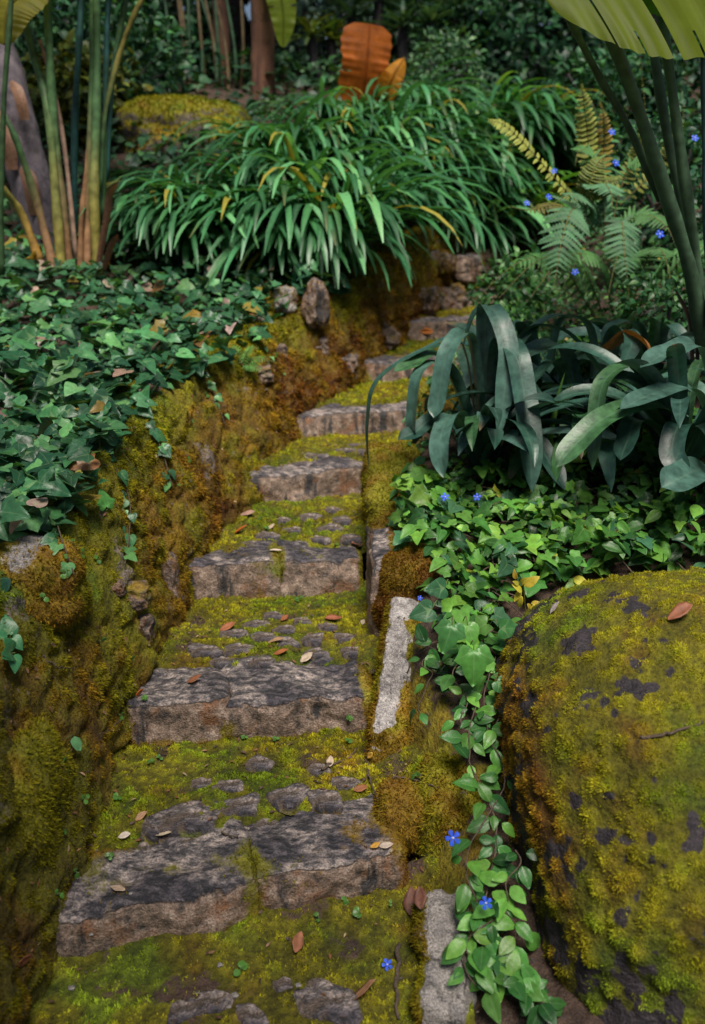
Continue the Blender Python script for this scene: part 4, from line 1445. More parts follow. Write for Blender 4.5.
frond(f2, [(620, 205, 6.0), (660, 165, 6.0), (680, 130, 5.9), (684, 105, 5.85)], .12, GY * .8, 24, False, up=(0, -1, .2))
f3 = thing('sword_fern', 'single long sword fern frond arching left over the path', 'fern', gpx(590, 5.7))
frond(f3, [(588, 215, 5.7), (565, 190, 5.6), (530, 150, 5.5), (505, 126, 5.5), (488, 120, 5.5)], .10, GY * 1.15, 34, False, up=(.3, -.8, .5), pointed=False)
f4 = thing('fern', 'olive brown low fern fronds beside the path under the long frond', 'fern', gpx(560, 5.5))
frond(f4, [(575, 215, 5.5), (555, 205, 5.4), (530, 210, 5.3), (508, 206, 5.25)], .12, np.array((.11, .11, .02)), 18, False, up=(0, -.6, .8))
frond(f4, [(580, 205, 5.5), (590, 180, 5.4), (600, 160, 5.4), (618, 150, 5.4)], .16, np.array((.13, .17, .035)), 22, False, up=(0, -.7, .7))
frond(f4, [(580, 205, 5.5), (598, 190, 5.4), (616, 180, 5.35), (636, 178, 5.3)], .16, np.array((.12, .16, .03)), 22, False, up=(0, -.7, .7))
f5 = thing('small_fern', 'small bright green fern sprouting from the mossy wall', 'fern', at_surf(243, 372)[0])
q, nq = at_surf(240, 366)
q += nq * .015
for (dx, dz, L, dy) in [(.20, .02, .2, -.05), (.10, .10, .14, -.04), (.16, -.05, .15, -.08), (-.06, .1, .12, -.03)]:
    frond(f5, [q, q + np.array((dx * .5, dy * .6, dz * .6 + .03)), q + np.array((dx, dy, dz))], .085, np.array((.09, .25, .05)), 14, True, up=(0, -.5, .8))
f6 = thing('small_fern', 'feathery green fern at the ivy edge near the boulder', 'fern', at_surf(112, 460)[0])
q, nq = at_surf(100, 440)
q = q + np.array((0, -.06, .05))
for (dx, dy, dz, L) in [(.10, -.10, -.01, .11), (.13, -.04, -.05, .1), (.05, -.12, -.06, .1), (-.06, -.1, .02, .09), (.16, -.05, -.14, .09)]:
    frond(f6, [q, q + np.array((dx * .5, dy * .5, dz * .5 + .03)), q + np.array((dx, dy, dz))], .085, np.array((.075, .22, .06)), 12, True, up=(0, -.5, .8))

# ------------------------------------------------------------------ trailing periwinkle vine and flowers
PET = np.array((.018, .10, .80))


def flower_mesh(bagp, bagc, P, Nv, size):
    Nv = unit(Nv)
    a = unit(np.cross(Nv, (.3, .2, .9)))
    b = np.cross(Nv, a)
    half = [(0, 0), (.12, .2), (.30, .65), (.28, .92), (0, 1)]
    TP = make_leaf_template(half, .05, .1)
    th = np.arange(5) * 2 * PI / 5 + rng.uniform(0, 1)
    D = np.cos(th)[:, None] * a + np.sin(th)[:, None] * b + .12 * Nv
    leaf_batch(bagp, TP, np.tile(P, (5, 1)), D, np.tile(Nv, (5, 1)), np.full(5, size * .5), np.tile(PET, (5, 1)) * rng.uniform(.85, 1.15, (5, 1)))
    v, f = tube([P - Nv * .006, P + Nv * .002, P + Nv * .004], [size * .05, size * .09, size * .05], 8)
    bagc.add(v, f, np.array((.6, .62, .8)))


def flower(px, py, y, size, nrm, label=None, parent=None, onsurf=False):
    P = aty(px, py, y) if not onsurf else at_surf(px, py)[0] + np.array((0, 0, .012))
    bp, bc_ = Bag(), Bag()
    flower_mesh(bp, bc_, P, np.array(nrm, float), size)
    if parent is not None:
        o = bp.build('flower', M_PETAL, parent)
        c = bc_.build('flower_eye', M_PETAL, o)
        c.matrix_parent_inverse.identity()
        return o
    root = thing('periwinkle_flower', label, 'flower', P, 'blue periwinkle flowers')
    bp.build('petals', M_PETAL, root)
    bc_.build('flower_eye', M_PETAL, root)
    return root


vine = thing('periwinkle_vine', 'trailing periwinkle with glossy leaf pairs hanging down between stones and boulder', 'vine', gp(.36, 2.6))
VL = [[(462, 610, 3.0), (472, 655, 2.78), (478, 700, 2.6), (476, 745, 2.42), (484, 790, 2.27), (490, 830, 2.15), (488, 870, 2.05), (492, 910, 1.96), (486, 950, 1.88), (500, 985, 1.82), (530, 1010, 1.77), (550, 1015, 1.75)],
      [(500, 625, 2.95), (492, 680, 2.66), (490, 730, 2.48), (496, 780, 2.3), (478, 850, 2.08), (470, 900, 1.96), (462, 950, 1.88), (480, 985, 1.8)],
      [(440, 640, 2.9), (430, 660, 2.82), (425, 720, 2.66)],
      [(470, 620, 2.9), (455, 660, 2.75), (462, 700, 2.6), (470, 740, 2.45)],
      [(505, 640, 2.85), (512, 690, 2.6), (498, 750, 2.42)]]
VL += [[(505, 900, 1.96), (515, 940, 1.9), (500, 965, 1.86), (515, 990, 1.82), (540, 1000, 1.79)], [(520, 850, 2.05), (512, 890, 1.98), (470, 945, 1.88), (490, 1000, 1.8)]]
for vi, L in enumerate(VL):
    pts = spline([aty(*c) for c in L], 50)
    pts[:, 0] += .022 * fbm(pts + vi * 5, 9, 2, 600) + .02 * np.sin(np.linspace(0, 17, 50) + vi)
    g = ground(pts[:, 0], pts[:, 1]) + .05
    pts[:, 2] = np.maximum(pts[:, 2], g)
    vb = Bag()
    v, f = tube(pts, .0022, 5)
    vb.add(v, f, np.array((.12, .07, .045)))
    vb.build('stem', M_TWIG, vine)
    T = unit(np.gradient(pts, axis=0))
    lb = Bag()
    nl = {0: 31, 1: 19, 2: 7, 3: 10, 4: 9, 5: 12, 6: 12}[vi]
    for k in range(nl):
        i = int((k + .5) / nl * 49)
        a = k * 1.9 + rng.uniform(-.4, .4)
        for sg in (-1, 1):
            side = unit(np.array((math.cos(a) * sg, -.25 + .6 * math.sin(a) * sg, rng.uniform(-.5, .5))))
            leaf_batch(lb, T_OVAL, pts[i:i + 1] + side * rng.uniform(.006, .022), (side + .35 * T[i])[None], np.array([[-.12 + .3 * rng.normal(), -.65 + .25 * rng.normal(), .8]]),
                       rng.uniform(.04, .08), pick([(.022, .090, .022), (.045, .155, .034), (.080, .23, .042), (.14, .33, .055)], [1.6, 3, 2.8, 1.6], 1), 1.15, np.array([rng.uniform(.5, 1.5)]))
    lb.build('leaves', M_VINCA, vine)
# broad ivy leaves at the head of the vine
IVS = [(474, 668, 2.6, .12, .0, -1, (.075, .23, .045), 'largest bright heart shaped ivy leaf at the head of the vine'), (452, 640, 2.68, .10, -.3, -1, (.055, .18, .05), 'lobed ivy leaf left above the largest bright leaf'),
       (432, 622, 2.78, .085, -.9, -.2, (.03, .11, .045), 'dark ivy leaf beside the white lichened stone'), (497, 690, 2.55, .06, .6, -.6, (.04, .14, .04), 'small ivy leaf right below the largest bright leaf'),
       (510, 700, 2.55, .075, .4, -.9, (.018, .065, .045), 'dark bluish ivy leaf against the great boulder'), (468, 636, 2.7, .07, .2, -.6, (.10, .28, .05), 'yellowish light ivy leaf above the largest bright leaf'),
       (445, 600, 2.85, .08, -.6, .1, (.03, .11, .045), 'ivy leaf pointing left over the top of the white stone'), (500, 640, 2.75, .075, .7, .2, (.04, .15, .04), 'ivy leaf under the yellow sprig'), (520, 660, 2.7, .07, .7, -.4, (.032, .12, .04), 'ivy leaf hanging at the left flank of the great boulder')]
for (px, py, y, S, dx, dz, ci, lab) in IVS:
    p = aty(px, py - S * 150, y)
    ro = thing('ivy_leaf', lab, 'leaf', p, 'broad ivy leaves at the head of the vine')
    b = Bag()
    leaf_batch(b, T_IVY2 if S < .1 else T_IVY, p[None], np.array([[dx, -.35, dz * .9]]), np.array([[.1, -.9, .5]]), S, np.array([ci]), 1.0, np.array([.8]))
    b.build('blade', M_IVY, ro)
    v, f = tube(spline([p, p + np.array((-.02 * dx, .03, .02)), p + np.array((-.03 * dx, .08, -.02))], 6), .0018, 5)
    b = Bag()
    b.add(v, f, np.array((.10, .12, .04)))
    b.build('stem', M_STALK, ro)
for (px, py, y, s) in [(453, 838, 2.02, .042), (486, 903, 1.9, .034)]:
    flower(px, py, y, s, (-.2, -.8, .5), parent=vine)
flower(387, 968, 1.9, .032, (.3, -.5, .7), 'fallen blue periwinkle flower on the moss at the foot of the stairs', onsurf=True)
for (px, py, y, s, lab) in [(445, 497, 3.5, .036, 'blue periwinkle flower left of its neighbour, above the tall mossy edge stone'), (477, 497, 3.48, .032, 'half open pale blue flower beside another in the ivy mat'),
                            (420, 598, 3.05, .02, 'blue bud at the top of the white lichened stone'), (575, 272, 4.95, .04, 'blue flower between the two drooping fern fronds'), (549, 197, 5.3, .04, 'blue flower under the long arching frond'),
                            (527, 203, 5.3, .036, 'blue flower lowest under the arching frond by the path'), (554, 171, 5.5, .038, 'blue flower close above the arching frond'), (612, 132, 5.7, .045, 'blue flower beside the upright fern fronds and stem'),
                            (616, 163, 5.4, .045, 'blue flower in front of the olive fern'), (660, 234, 5.0, .05, 'blue flower right of the drooping ferns'), (695, 138, 5.2, .042, 'blue flower at the right behind the thick stems')]:
    flower(px, py, y, s, (rng.uniform(-.3, .3), -.8, .5), lab)
# yellow leaved sprig
ys = thing('yellow_sprig', 'sprig of bright yellow periwinkle leaves in the green mat', 'sprig', aty(524, 600, 2.95))
yb = Bag()
for k in range(11):
    tq = rng.random()
    dx, dz = rng.normal(0, .8), rng.normal(.1, .7)
    q = aty(524 + 10 * (tq - .5) + dx * 5, 575 + 42 * tq, 2.91 - .03 * rng.random())
    leaf_batch(yb, T_OVAL, q[None], np.array([[dx, -.5 * rng.random(), dz]]), np.array([[.4 * rng.normal(), -.7, .7]]), rng.uniform(.03, .065), np.array([(.46, .36, .04)]) * rng.uniform(.6, 1.15) * np.array((1, rng.uniform(.85, 1.15), 1)), 1.0, np.array([rng.uniform(.4, 1.8)]))
yb.build('leaves', M_VINCA, ys)
v, f = tube(spline([aty(527, 630, 2.95), aty(525, 605, 2.92), aty(523, 575, 2.9)], 8), .002, 5)
sbag = Bag()
sbag.add(v, f, np.array((.2, .2, .05)))
sbag.build('stem', M_VINCA, ys)


# ------------------------------------------------------------------ small sprouts on wall and path
def sprout(px, py, size, label, T=T_ROUND, n=3, col=(.07, .24, .07), group='tiny green sprouts in the moss'):
    p, nq = at_surf(px, py)
    root = thing('sprout', label, 'sprout', p, group)
    b = Bag()
    for k in range(n):
        a = rng.uniform(0, 2 * PI)
        t = unit(np.cross(nq, (math.cos(a), math.sin(a), .3)))
        leaf_batch(b, T, (p + nq * rng.uniform(.008, .02) + t * size * .15)[None], (t + nq * .3 + np.array((0, 0, -.1)))[None], (nq + np.array((0, -.5, .5)))[None], size * rng.uniform(.7, 1.1), np.array([col]) * rng.uniform(.7, 1.2), 1.0)
    b.build('leaves', M_IVY, root)
    s_ = Bag()
    v, f = tube([p - nq * .004, p + nq * .02], .0012, 4)
    s_.add(v, f, np.array((.1, .15, .05)))
    s_.build('stem', M_STALK, root)


sprout(66, 738, .062, 'single round pale green leaf on the lower mossy wall', n=1, col=(.12, .3, .13))
sprout(58, 762, .035, 'little leafy sprout just under the round pale leaf', n=5)
sprout(8, 638, .055, 'sprout of heart shaped leaves on the mossy stone, upper of two', T=T_IVY2, n=3, col=(.05, .2, .08))
sprout(8, 655, .055, 'sprout of heart shaped leaves on the mossy stone, lower of two', T=T_IVY2, n=4, col=(.05, .2, .08))
sprout(4, 575, .09, 'dark green broad ivy leaf hanging over the left boulder', T=T_IVY2, n=1, col=(.02, .08, .05))
sprout(105, 512, .07, 'bright lobed leaf sprout at the ivy edge', T=T_IVY, n=2, col=(.10, .33, .07))
sprout(108, 438, .05, 'leafy sprout beside the small fern at the ivy edge', T=T_IVY, n=3, col=(.06, .18, .05))
for (px, py) in [(66, 560), (78, 555), (62, 574), (72, 545), (90, 470), (95, 560), (142, 700), (117, 713), (300, 602), (284, 375), (268, 530), (205, 395), (190, 420), (215, 405), (176, 485), (185, 460), (352, 715), (346, 742), (275, 742), (420, 778), (82, 800), (60, 830), (75, 870), (55, 895),
                 (48, 940), (148, 765), (96, 835), (110, 858), (245, 740), (262, 520), (335, 548), (428, 380), (275, 356), (40, 600), (100, 640), (130, 660), (120, 800), (160, 760), (330, 905), (345, 895), (360, 915), (318, 920), (388, 905), (240, 975)]:
    sprout(px, py, rng.uniform(.012, .022), 'tiny bright green sprout growing out of the moss', n=int(rng.integers(2, 5)), col=(.07, .18, .03))

def runner(pxs, label, n, size=(.035, .06)):
    pts = []
    for (px, py) in pxs:
        p, nq = at_surf(px, py)
        pts.append(p + nq * .02)
    q = spline(pts, 24)
    root = thing('ivy_runner', label, 'ivy', q[0], 'ivy runners trailing over the wall')
    b = Bag()
    v, f = tube(q, .0022, 5)
    b.add(v, f, np.array((.09, .06, .04)))
    b.build('stem', M_TWIG, root)
    b = Bag()
    T = unit(np.gradient(q, axis=0))
    for k in range(n):
        i = int(min(23, max(0, (k + rng.normal(0, .5)) / n * 23)))
        sd_ = np.array((rng.uniform(-1, 1), -.3, rng.uniform(-.6, .2)))
        leaf_batch(b, T_IVY if rng.random() < .6 else T_IVY2, (q[i] + rng.uniform(.004, .03) * unit(sd_))[None], (sd_ + .6 * T[i])[None], np.array([[.35, -.7, .6]]) + .25 * rng.normal(size=(1, 3)), rng.uniform(*size), pick(IVY_C[:4], [1, 3, 3, 1.5], 1, .3), rng.uniform(.8, 1.1), np.array([rng.uniform(.5, 1.6)]))
    b.build('leaves', M_IVY, root)


runner([(112, 470), (126, 500), (128, 535), (120, 565)], 'ivy runner hanging lowest over the wall beside the small fern', 11)
runner([(52, 515), (62, 545), (70, 575)], 'short ivy runner beside the mossy boulder', 8)
runner([(146, 425), (160, 452), (170, 485)], 'ivy runner on the wall in front of the third step', 9)
runner([(196, 372), (212, 395), (222, 425)], 'ivy runner on the wall level with the fourth step', 8, (.03, .05))
runner([(250, 335), (262, 352), (266, 375)], 'ivy runner near the pale upright rock', 7, (.03, .05))

# ------------------------------------------------------------------ fallen leaves, twigs, pebbles
T_DRY = make_leaf_template([(0, 0), (.10, .06), (.24, .3), (.26, .55), (.17, .8), (0, 1)], .5, -.25)


def fallen(px, py, wpx, label, col, lift=.006, az=None, elong=1.0):
    p, nq = at_surf(px, py)
    d = float(proj(p)[2])
    L = wpx / FPX * d * 1.1
    a = rng.uniform(0, 2 * PI) if az is None else az
    t = np.array((math.cos(a), math.sin(a), 0))
    t = unit(t - nq * (t @ nq) + .08 * nq)
    b = Bag()
    leaf_batch(b, T_DRY, (p + nq * lift - t * L * .5)[None], t[None], (nq + .15 * rng.normal(size=3))[None], L, np.array([col]) * rng.uniform(.85, 1.15), elong, np.array([rng.uniform(.4, 1.1)]))
    V = np.concatenate(b.V)
    V = V + L * .10 * np.stack([fbm(V + px, 1.6 / L, 2, 1), fbm(V + py, 1.6 / L, 2, 2), np.abs(fbm(V + px, 1.6 / L, 2, 3)) * 1.6], -1)
    o = make('fallen_leaf', V - p, [np.concatenate(f) for f in b.F.values()], M_DRY, col=np.concatenate(b.C), attrs={'rib': np.concatenate(b.R)})
    o.location = p
    tag(o, label, 'leaf', 'dry leaves fallen on the stairs')
    mod = o.modifiers.new('thickness', 'SOLIDIFY')
    mod.thickness = .0012
    return o


BRN, ORG, PAL = (.20, .085, .040), (.36, .12, .035), (.48, .38, .28)
for a in [(194, 683, 15, 'small reddish brown leaf on the left block of the second step', (.24, .09, .04), .006, .2), (228, 629, 17, 'curled red brown leaf leftmost on the tread above the second step', (.30, .10, .04), .006, .6), (281, 656, 14, 'orange brown leaf behind the right block of the second step', ORG, .006, .1),
          (276, 644, 14, 'pale tan leaf in the middle of the tread above the second step', (.40, .24, .13), .006, .1), (307, 661, 15, 'pale curled leaf standing on the right block of the second step', PAL, .012, .7), (137, 692, 13, 'bright orange leaf against the wall by the second step', (.50, .13, .02), .008, 1.2),
          (333, 621, 15, 'red brown leaf at the right of the tread above the second step', (.30, .09, .04), .006, .1), (285, 620, 10, 'small rusty leaf below the third step', (.28, .09, .03), .006, 1.0), (362, 625, 8, 'thin pale pink leaf beside the right edge stone', PAL, .008, 1.3),
          (242, 532, 15, 'orange leaf on the tread above the third step', (.48, .12, .02), .008, .2), (275, 553, 11, 'white leaf on the edge of the third step', (.6, .5, .42), .006, .1), (272, 528, 9, 'pale scrap of leaf behind the third step', PAL, .006, .6), (248, 516, 14, 'pinkish leaf beside the wall above the third step', (.33, .2, .15), .006, .0), (355, 546, 14, 'rusty curled leaf at the right end of the third step', (.30, .12, .06), .008, .5),
          (120, 891, 15, 'pale leaf lying on the long block of the lowest step', (.45, .33, .24), .006, 2.9), (163, 838, 17, 'rounded cream leaf behind the long block of the lowest step', (.55, .45, .32), .006, .1), (125, 836, 12, 'small white leaf left of the cream one', (.55, .47, .40), .006, .2), (142, 817, 12, 'small curled tan leaf below the left wall', (.36, .2, .11), .006, .8),
          (296, 948, 22, 'narrow brown leaf standing against the lowest step', (.25, .10, .05), .012, 1.4), (368, 999, 29, 'large tan brown leaf at the foot of the stairs', (.30, .15, .08), .008, .25), (412, 904, 28, 'dark brown narrow leaf in the gutter beside the lowest step', (.15, .06, .04), .01, 1.4), (422, 900, 22, 'brown leaf leaning right of the gutter leaf', (.18, .07, .045), .012, 1.5), (465, 893, 24, 'brown leaf lying on top of the pale rough stone', (.20, .09, .06), .01, 1.2),
          (20, 962, 22, 'reddish leaf at the very bottom left of the wall', (.24, .08, .04), .008, 2.5), (53, 978, 16, 'pinkish brown leaf in the dark corner below the wall', (.26, .12, .09), .008, .4), (330, 765, 13, 'cream round leaf on a twig above the lowest step', (.55, .42, .32), .012, 1.5), (375, 848, 12, 'orange ball like bud beside the low mossy stone', (.6, .32, .05), .01, .5),
          (680, 619, 26, 'crumpled rusty leaf on top of the great boulder', (.28, .10, .05), .012, .3), (555, 611, 14, 'pale oval leaf at the upper edge of the great boulder', (.40, .34, .33), .008, .3), (425, 331, 12, 'orange fragment of leaf on the sixth tread', (.5, .16, .03), .008, .2), (372, 755, 9, 'small ochre leaf under the white lichened stone', (.5, .3, .05), .008, 1.0),
          (385, 848, 13, 'short pale leaf scrap beside the low mossy stone', (.5, .4, .33), .006, .1), (360, 790, 14, 'rusty brown leaf by the twig behind the lowest step', (.3, .11, .04), .006, .1)]:
    fallen(*a)


def twig(pxs, r, label, lift=.008, col=None):
    pts = []
    for (px, py) in pxs:
        p, nq = at_surf(px, py)
        pts.append(p + nq * lift)
    q = spline(pts, 14)
    q += .003 * rng.normal(size=q.shape)
    rr = np.linspace(r, r * .55, 14)
    v, f = tube(q, rr, 7)
    o = make('twig', v - q[0], f, M_TWIG)
    o.location = q[0]
    tag(o, label, 'twig', 'twigs lying on the stairs')


twig([(322, 771), (340, 762), (358, 752)], .0055, 'thick grey twig under a cream leaf above the lowest step')
twig([(366, 752), (369, 775), (380, 800)], .0045, 'bent brown twig at the right edge above the lowest step')
twig([(345, 797), (358, 788), (370, 778)], .003, 'thin forked twig behind the right block of the lowest step')
twig([(392, 780), (415, 782), (440, 790)], .004, 'straight grey twig across the moss below the white stone')
twig([(182, 842), (200, 843), (216, 844)], .004, 'short dark twig on the long block of the lowest step')
twig([(222, 834), (232, 838), (238, 840)], .003, 'shorter twig right of the dark twig on the block')
twig([(640, 738), (670, 734), (705, 722)], .005, 'grey twig lying across the great boulder')
twig([(398, 945), (398, 985), (399, 1020)], .007, 'upright grey stick in the gutter at the foot of the stairs')
twig([(40, 655), (50, 665), (70, 668)], .003, 'dark broken twig stuck in the left wall moss')
twig([(120, 720), (110, 728), (95, 735)], .002, 'hair thin twig on the wall')
twig([(85, 975), (95, 968), (105, 960)], .003, 'small twig in the dark moss at the bottom left')


def pebble(px, py, w, label, col=(.5, .47, .46)):
    w = w * .75
    p, nq = at_surf(px, py)
    d = float(proj(p)[2])
    R = w / FPX * d * .5
    V, F, Nn, t = blob((0, 0, 0), (R, R * .8, R * .6), int(px * 3 + py), (10, 10, 10), amp=.4, power=2.4)
    o = make('pebble', V, F, M_GREY, col=moss_color(V, .4), attrs={'bare': 1.3})
    o.location = p + nq * R * .2
    tag(o, label, 'pebble', 'pebbles in the moss')


for (px, py, w) in [(220, 965, 8), (236, 998, 10), (92, 935, 6), (300, 985, 8), (202, 735, 6), (70, 990, 9), (130, 895, 6), (60, 955, 5), (228, 1008, 7), (110, 870, 5), (96, 850, 5), (268, 775, 6)]:
    pebble(px, py, w, 'tiny pale pebble lying in the dark moss near the lowest step')

lit = Bag()
Vs = np.concatenate([V_ for V_ in SOLID_V[1:6]] + [WALL_V])
Ns = np.concatenate([V_ for V_ in SOLID_N[1:6]] + [WALL_N])
k = rng.choice(np.where((Vs[:, 1] > 1.5) & (Ns[:, 2] > .25))[0], 3000)
dd = rng.normal(size=(3000, 3))
dd = unit(dd - Ns[k] * (dd * Ns[k]).sum(1, keepdims=True) + .1 * Ns[k])
leaf_batch(lit, T_SMALL, Vs[k] + Ns[k] * .009 + .008 * rng.normal(size=(3000, 3)) * (1 - np.abs(Ns[k])), dd, Ns[k] + .3 * rng.normal(size=(3000, 3)), rng.uniform(.006, .024, 3000), pick([(.16, .07, .03), (.08, .04, .025), (.30, .20, .12), (.05, .035, .025)], [3, 3, 1, 2], 3000), .7)
tag(lit.build('leaf_litter', M_DRY), 'scraps of brown leaf and bark scattered over the mossy stairs and wall', 'litter', kind='stuff')

# ------------------------------------------------------------------ big strelitzia at the upper right
st_ = thing('giant_strelitzia', 'thick dark green stems with a huge backlit leaf at the upper right', 'plant', gpx(700, 4.1))


def stalk(parent, ctrl, r0, r1, col, name='stalk', n=24, col2=None, channel=True, mat=None):
    pts = spline([aty(*c) for c in ctrl], n)
    rr_ = .82 * np.linspace(r0, r1, n) * (1 + .10 * np.sin(np.linspace(0, 19, n) + r0 * 900) + .05 * np.sin(np.linspace(0, 47, n) + r1 * 700))
    v, f = tube(pts, rr_, 10)
    s = np.concatenate([np.repeat(np.linspace(0, 1, n), 10), [0, 1]])
    C = np.broadcast_to(np.asarray(col, float), (len(v), 3))
    if col2 is not None:
        C = mixc(col, col2, sstep(.1, .6, s + .12 * fbm(v, 8, 2, 4)))
    b = Bag()
    b.add(v, f, C)
    return b.build(name, mat or M_STALK, parent)


DKG = np.array((.04, .078, .042))
stalk(st_, [(704, 345, 4.1), (690, 270, 4.0), (668, 200, 3.9), (635, 100, 3.75), (605, 20, 3.6), (590, -30, 3.55)], .042, .024, DKG, col2=DKG * 1.3)
stalk(st_, [(706, 345, 4.2), (697, 270, 4.15), (686, 190, 4.1), (672, 90, 4.05), (660, 0, 4.0), (655, -60, 4.0)], .035, .020, DKG * 1.15)
stalk(st_, [(700, 340, 4.2), (690, 240, 4.2), (670, 150, 4.2), (655, 60, 4.2), (650, 20, 4.2)], .03, .022, DKG * .9)
stalk(st_, [(712, 330, 4.0), (708, 200, 4.0), (706, 80, 4.0), (704, -40, 4.0)], .03, .022, np.array((.02, .05, .055)))
stalk(st_, [(660, 200, 3.95), (630, 130, 3.85), (600, 78, 3.7), (575, 30, 3.6), (552, -20, 3.5)], .02, .014, DKG)


def big_leaf(parent, mid, side_ref, w_up, w_dn, col, splits, n=70, across=9, sag=.25, name='leaf', mat=None, prof=None, cols2=None):
    """Broad blade: midrib through mid (world points), halves torn at splits."""
    pts = spline(mid, n)
    T = unit(np.gradient(pts, axis=0))
    s = np.linspace(0, 1, n)
    pr = np.sin(PI * np.clip(s * .93 + .07, 0, 1)) ** .55 if prof is None else prof(s)
    bag = Bag()
    for (w, sg) in ((w_up, 1), (w_dn, -1)):
        X = unit(np.cross(T, np.asarray(side_ref))) * sg
        dn = unit(np.cross(X, T))
        dn = dn * np.sign(-dn[:, 2:] + 1e-9)
        u = np.linspace(0, 1, across)
        V = pts[:, None] + (w * pr)[:, None, None] * (u[None, :, None] * X[:, None] + sag * u[None, :, None] ** 2 * dn[:, None])
        V = V + (.004 * np.sin(s * 70 + 4 * np.sin(s * 9))[:, None] * u[None, :])[..., None] * dn[:, None]
        C = np.broadcast_to(np.asarray(col, float), (n, across, 3)) * (1 + .06 * np.sin(s * 210 + 3 * np.sin(s * 31)) + .10 * np.sin(s * 37))[:, None, None]
        if cols2 is not None:
            C = mixc(C, np.asarray(cols2), np.broadcast_to(sstep(.4, 1.0, u)[None, :], (n, across)))
        F = grid_faces(n, across)
        rows = F[:, 0] // across
        cols_ = F[:, 0] % across
        keep = np.ones(len(F), bool)
        for (r, wd, start) in splits:
            keep &= ~((np.abs(rows - r) < wd) & (cols_ >= start))
        bag.add(V.reshape(-1, 3), F[keep], C.reshape(-1, 3), np.repeat(np.tile(1 - u, 1)[None], n, 0).ravel())
    v, f = tube(pts, np.linspace(.022, .006, n), 8)
    bag.add(v, f, np.asarray(col) * .7)
    return bag.build(name, mat or M_BANANA, parent)


big_leaf(st_, [aty(720, -45, 3.6), aty(670, -40, 3.55), aty(600, -30, 3.45), aty(540, -8, 3.4)], (0, -.75, .65), .34, .42, (.15, .20, .012), [(38, 2, 2), (55, 1, 2), (20, 1, 5), (47, 1, 6), (29, 1, 6)], sag=.12)
big_leaf(st_, [aty(655, -60, 4.0), aty(690, -40, 3.9), aty(740, -30, 3.8)], (0, -.75, .65), .3, .38, (.05, .16, .025), [(25, 1, 4)], sag=.15, name='leaf')

# ------------------------------------------------------------------ bird of paradise stalks at the upper left
bp_ = thing('bird_of_paradise', 'cluster of tall green and tan stalks at the upper left', 'plant', gpx(85, 6.3))
GRN, TAN, YEL, DTL = np.array((.055, .12, .045)), np.array((.24, .13, .065)), np.array((.22, .19, .045)), np.array((.02, .07, .065))
for (ctrl, r0, r1, c1, c2) in [
    ([(98, 275, 6.2), (94, 200, 6.2), (96, 130, 6.25), (97, 50, 6.3), (96, -30, 6.3)], .045, .026, YEL * .9, GRN),
    ([(88, 275, 6.25), (89, 200, 6.3), (92, 100, 6.3), (93, 0, 6.35), (93, -40, 6.4)], .035, .022, TAN, GRN),
    ([(70, 275, 6.2), (62, 210, 6.2), (54, 130, 6.2), (50, 60, 6.2), (46, -20, 6.2)], .045, .028, TAN, GRN * 1.1),
    ([(62, 275, 6.1), (56, 200, 6.15), (48, 110, 6.2), (32, 50, 6.3), (16, -20, 6.3)], .040, .026, YEL * .85, GRN),
    ([(54, 270, 6.1), (36, 200, 6.1), (16, 140, 6.0), (4, 115, 6.0)], .036, .018, TAN * .9, GRN),
    ([(40, 262, 6.1), (22, 215, 6.1), (4, 190, 6.0), (-8, 180, 6.0)], .036, .02, np.array((.25, .14, .03)), YEL),
    ([(2, 275, 5.9), (1, 200, 5.9), (4, 100, 5.9), (10, 20, 5.9), (12, -20, 5.9)], .022, .018, GRN * .6, GRN * .5),
    ([(100, 190, 6.3), (104, 120, 6.35), (118, 60, 6.4), (132, 20, 6.4), (146, -8, 6.4)], .02, .022, GRN, YEL * .6),
    ([(102, 220, 6.35), (105, 110, 6.4), (107, 30, 6.4), (110, -30, 6.4)], .026, .02, GRN * .8, DTL),
    ([(74, 240, 6.5), (75, 120, 6.5), (80, 30, 6.5), (84, -30, 6.5)], .03, .022, DTL, DTL * .9),
    ([(106, 180, 6.4), (112, 80, 6.45), (124, 10, 6.45), (132, -30, 6.5)], .024, .02, DTL * 1.1, GRN * .7),
    ([(76, 260, 6.3), (66, 160, 6.3), (54, 90, 6.3), (40, 40, 6.3)], .02, .016, np.array((.3, .2, .15)), np.array((.3, .19, .14))),
    ([(80, 275, 6.3), (82, 220, 6.3), (88, 160, 6.3), (90, 130, 6.3)], .028, .018, TAN * .9, TAN),
]:
    stalk(bp_, ctrl, r0, r1, c1, col2=c2)
hero_leaf(bp_, [(98, 268, 6.15), (106, 225, 6.1), (110, 195, 6.05), (118, 182, 6.0)], .05, np.array((.15, .07, .045)), .3, mat=M_DRY, name='dead_sheath')
hero_leaf(bp_, [(104, 270, 6.1), (110, 250, 6.05), (118, 234, 6.0)], .045, np.array((.14, .06, .045)), .3, mat=M_DRY, name='dead_sheath')
for (mid, w, c) in [([aty(50, -20, 6.2), aty(25, -8, 6.1), aty(8, 10, 6.0), aty(4, 45, 5.95)], .16, (.20, .19, .02)), ([aty(10, -30, 6.2), aty(0, 0, 6.1), aty(-5, 40, 6.0)], .14, (.18, .17, .02)),
                    ([aty(40, -45, 6.2), aty(65, -30, 6.1), aty(85, -14, 6.0)], .15, (.16, .18, .02)), ([aty(96, -30, 6.3), aty(130, -110, 6.4), aty(230, -140, 6.5)], .3, (.05, .13, .03)), ([aty(93, -40, 6.4), aty(60, -140, 6.8), aty(0, -200, 7.2)], .3, (.05, .13, .03))]:
    big_leaf(bp_, mid, (0, -.7, .7), w, w, c, [(30, 1, 4)], sag=.2)

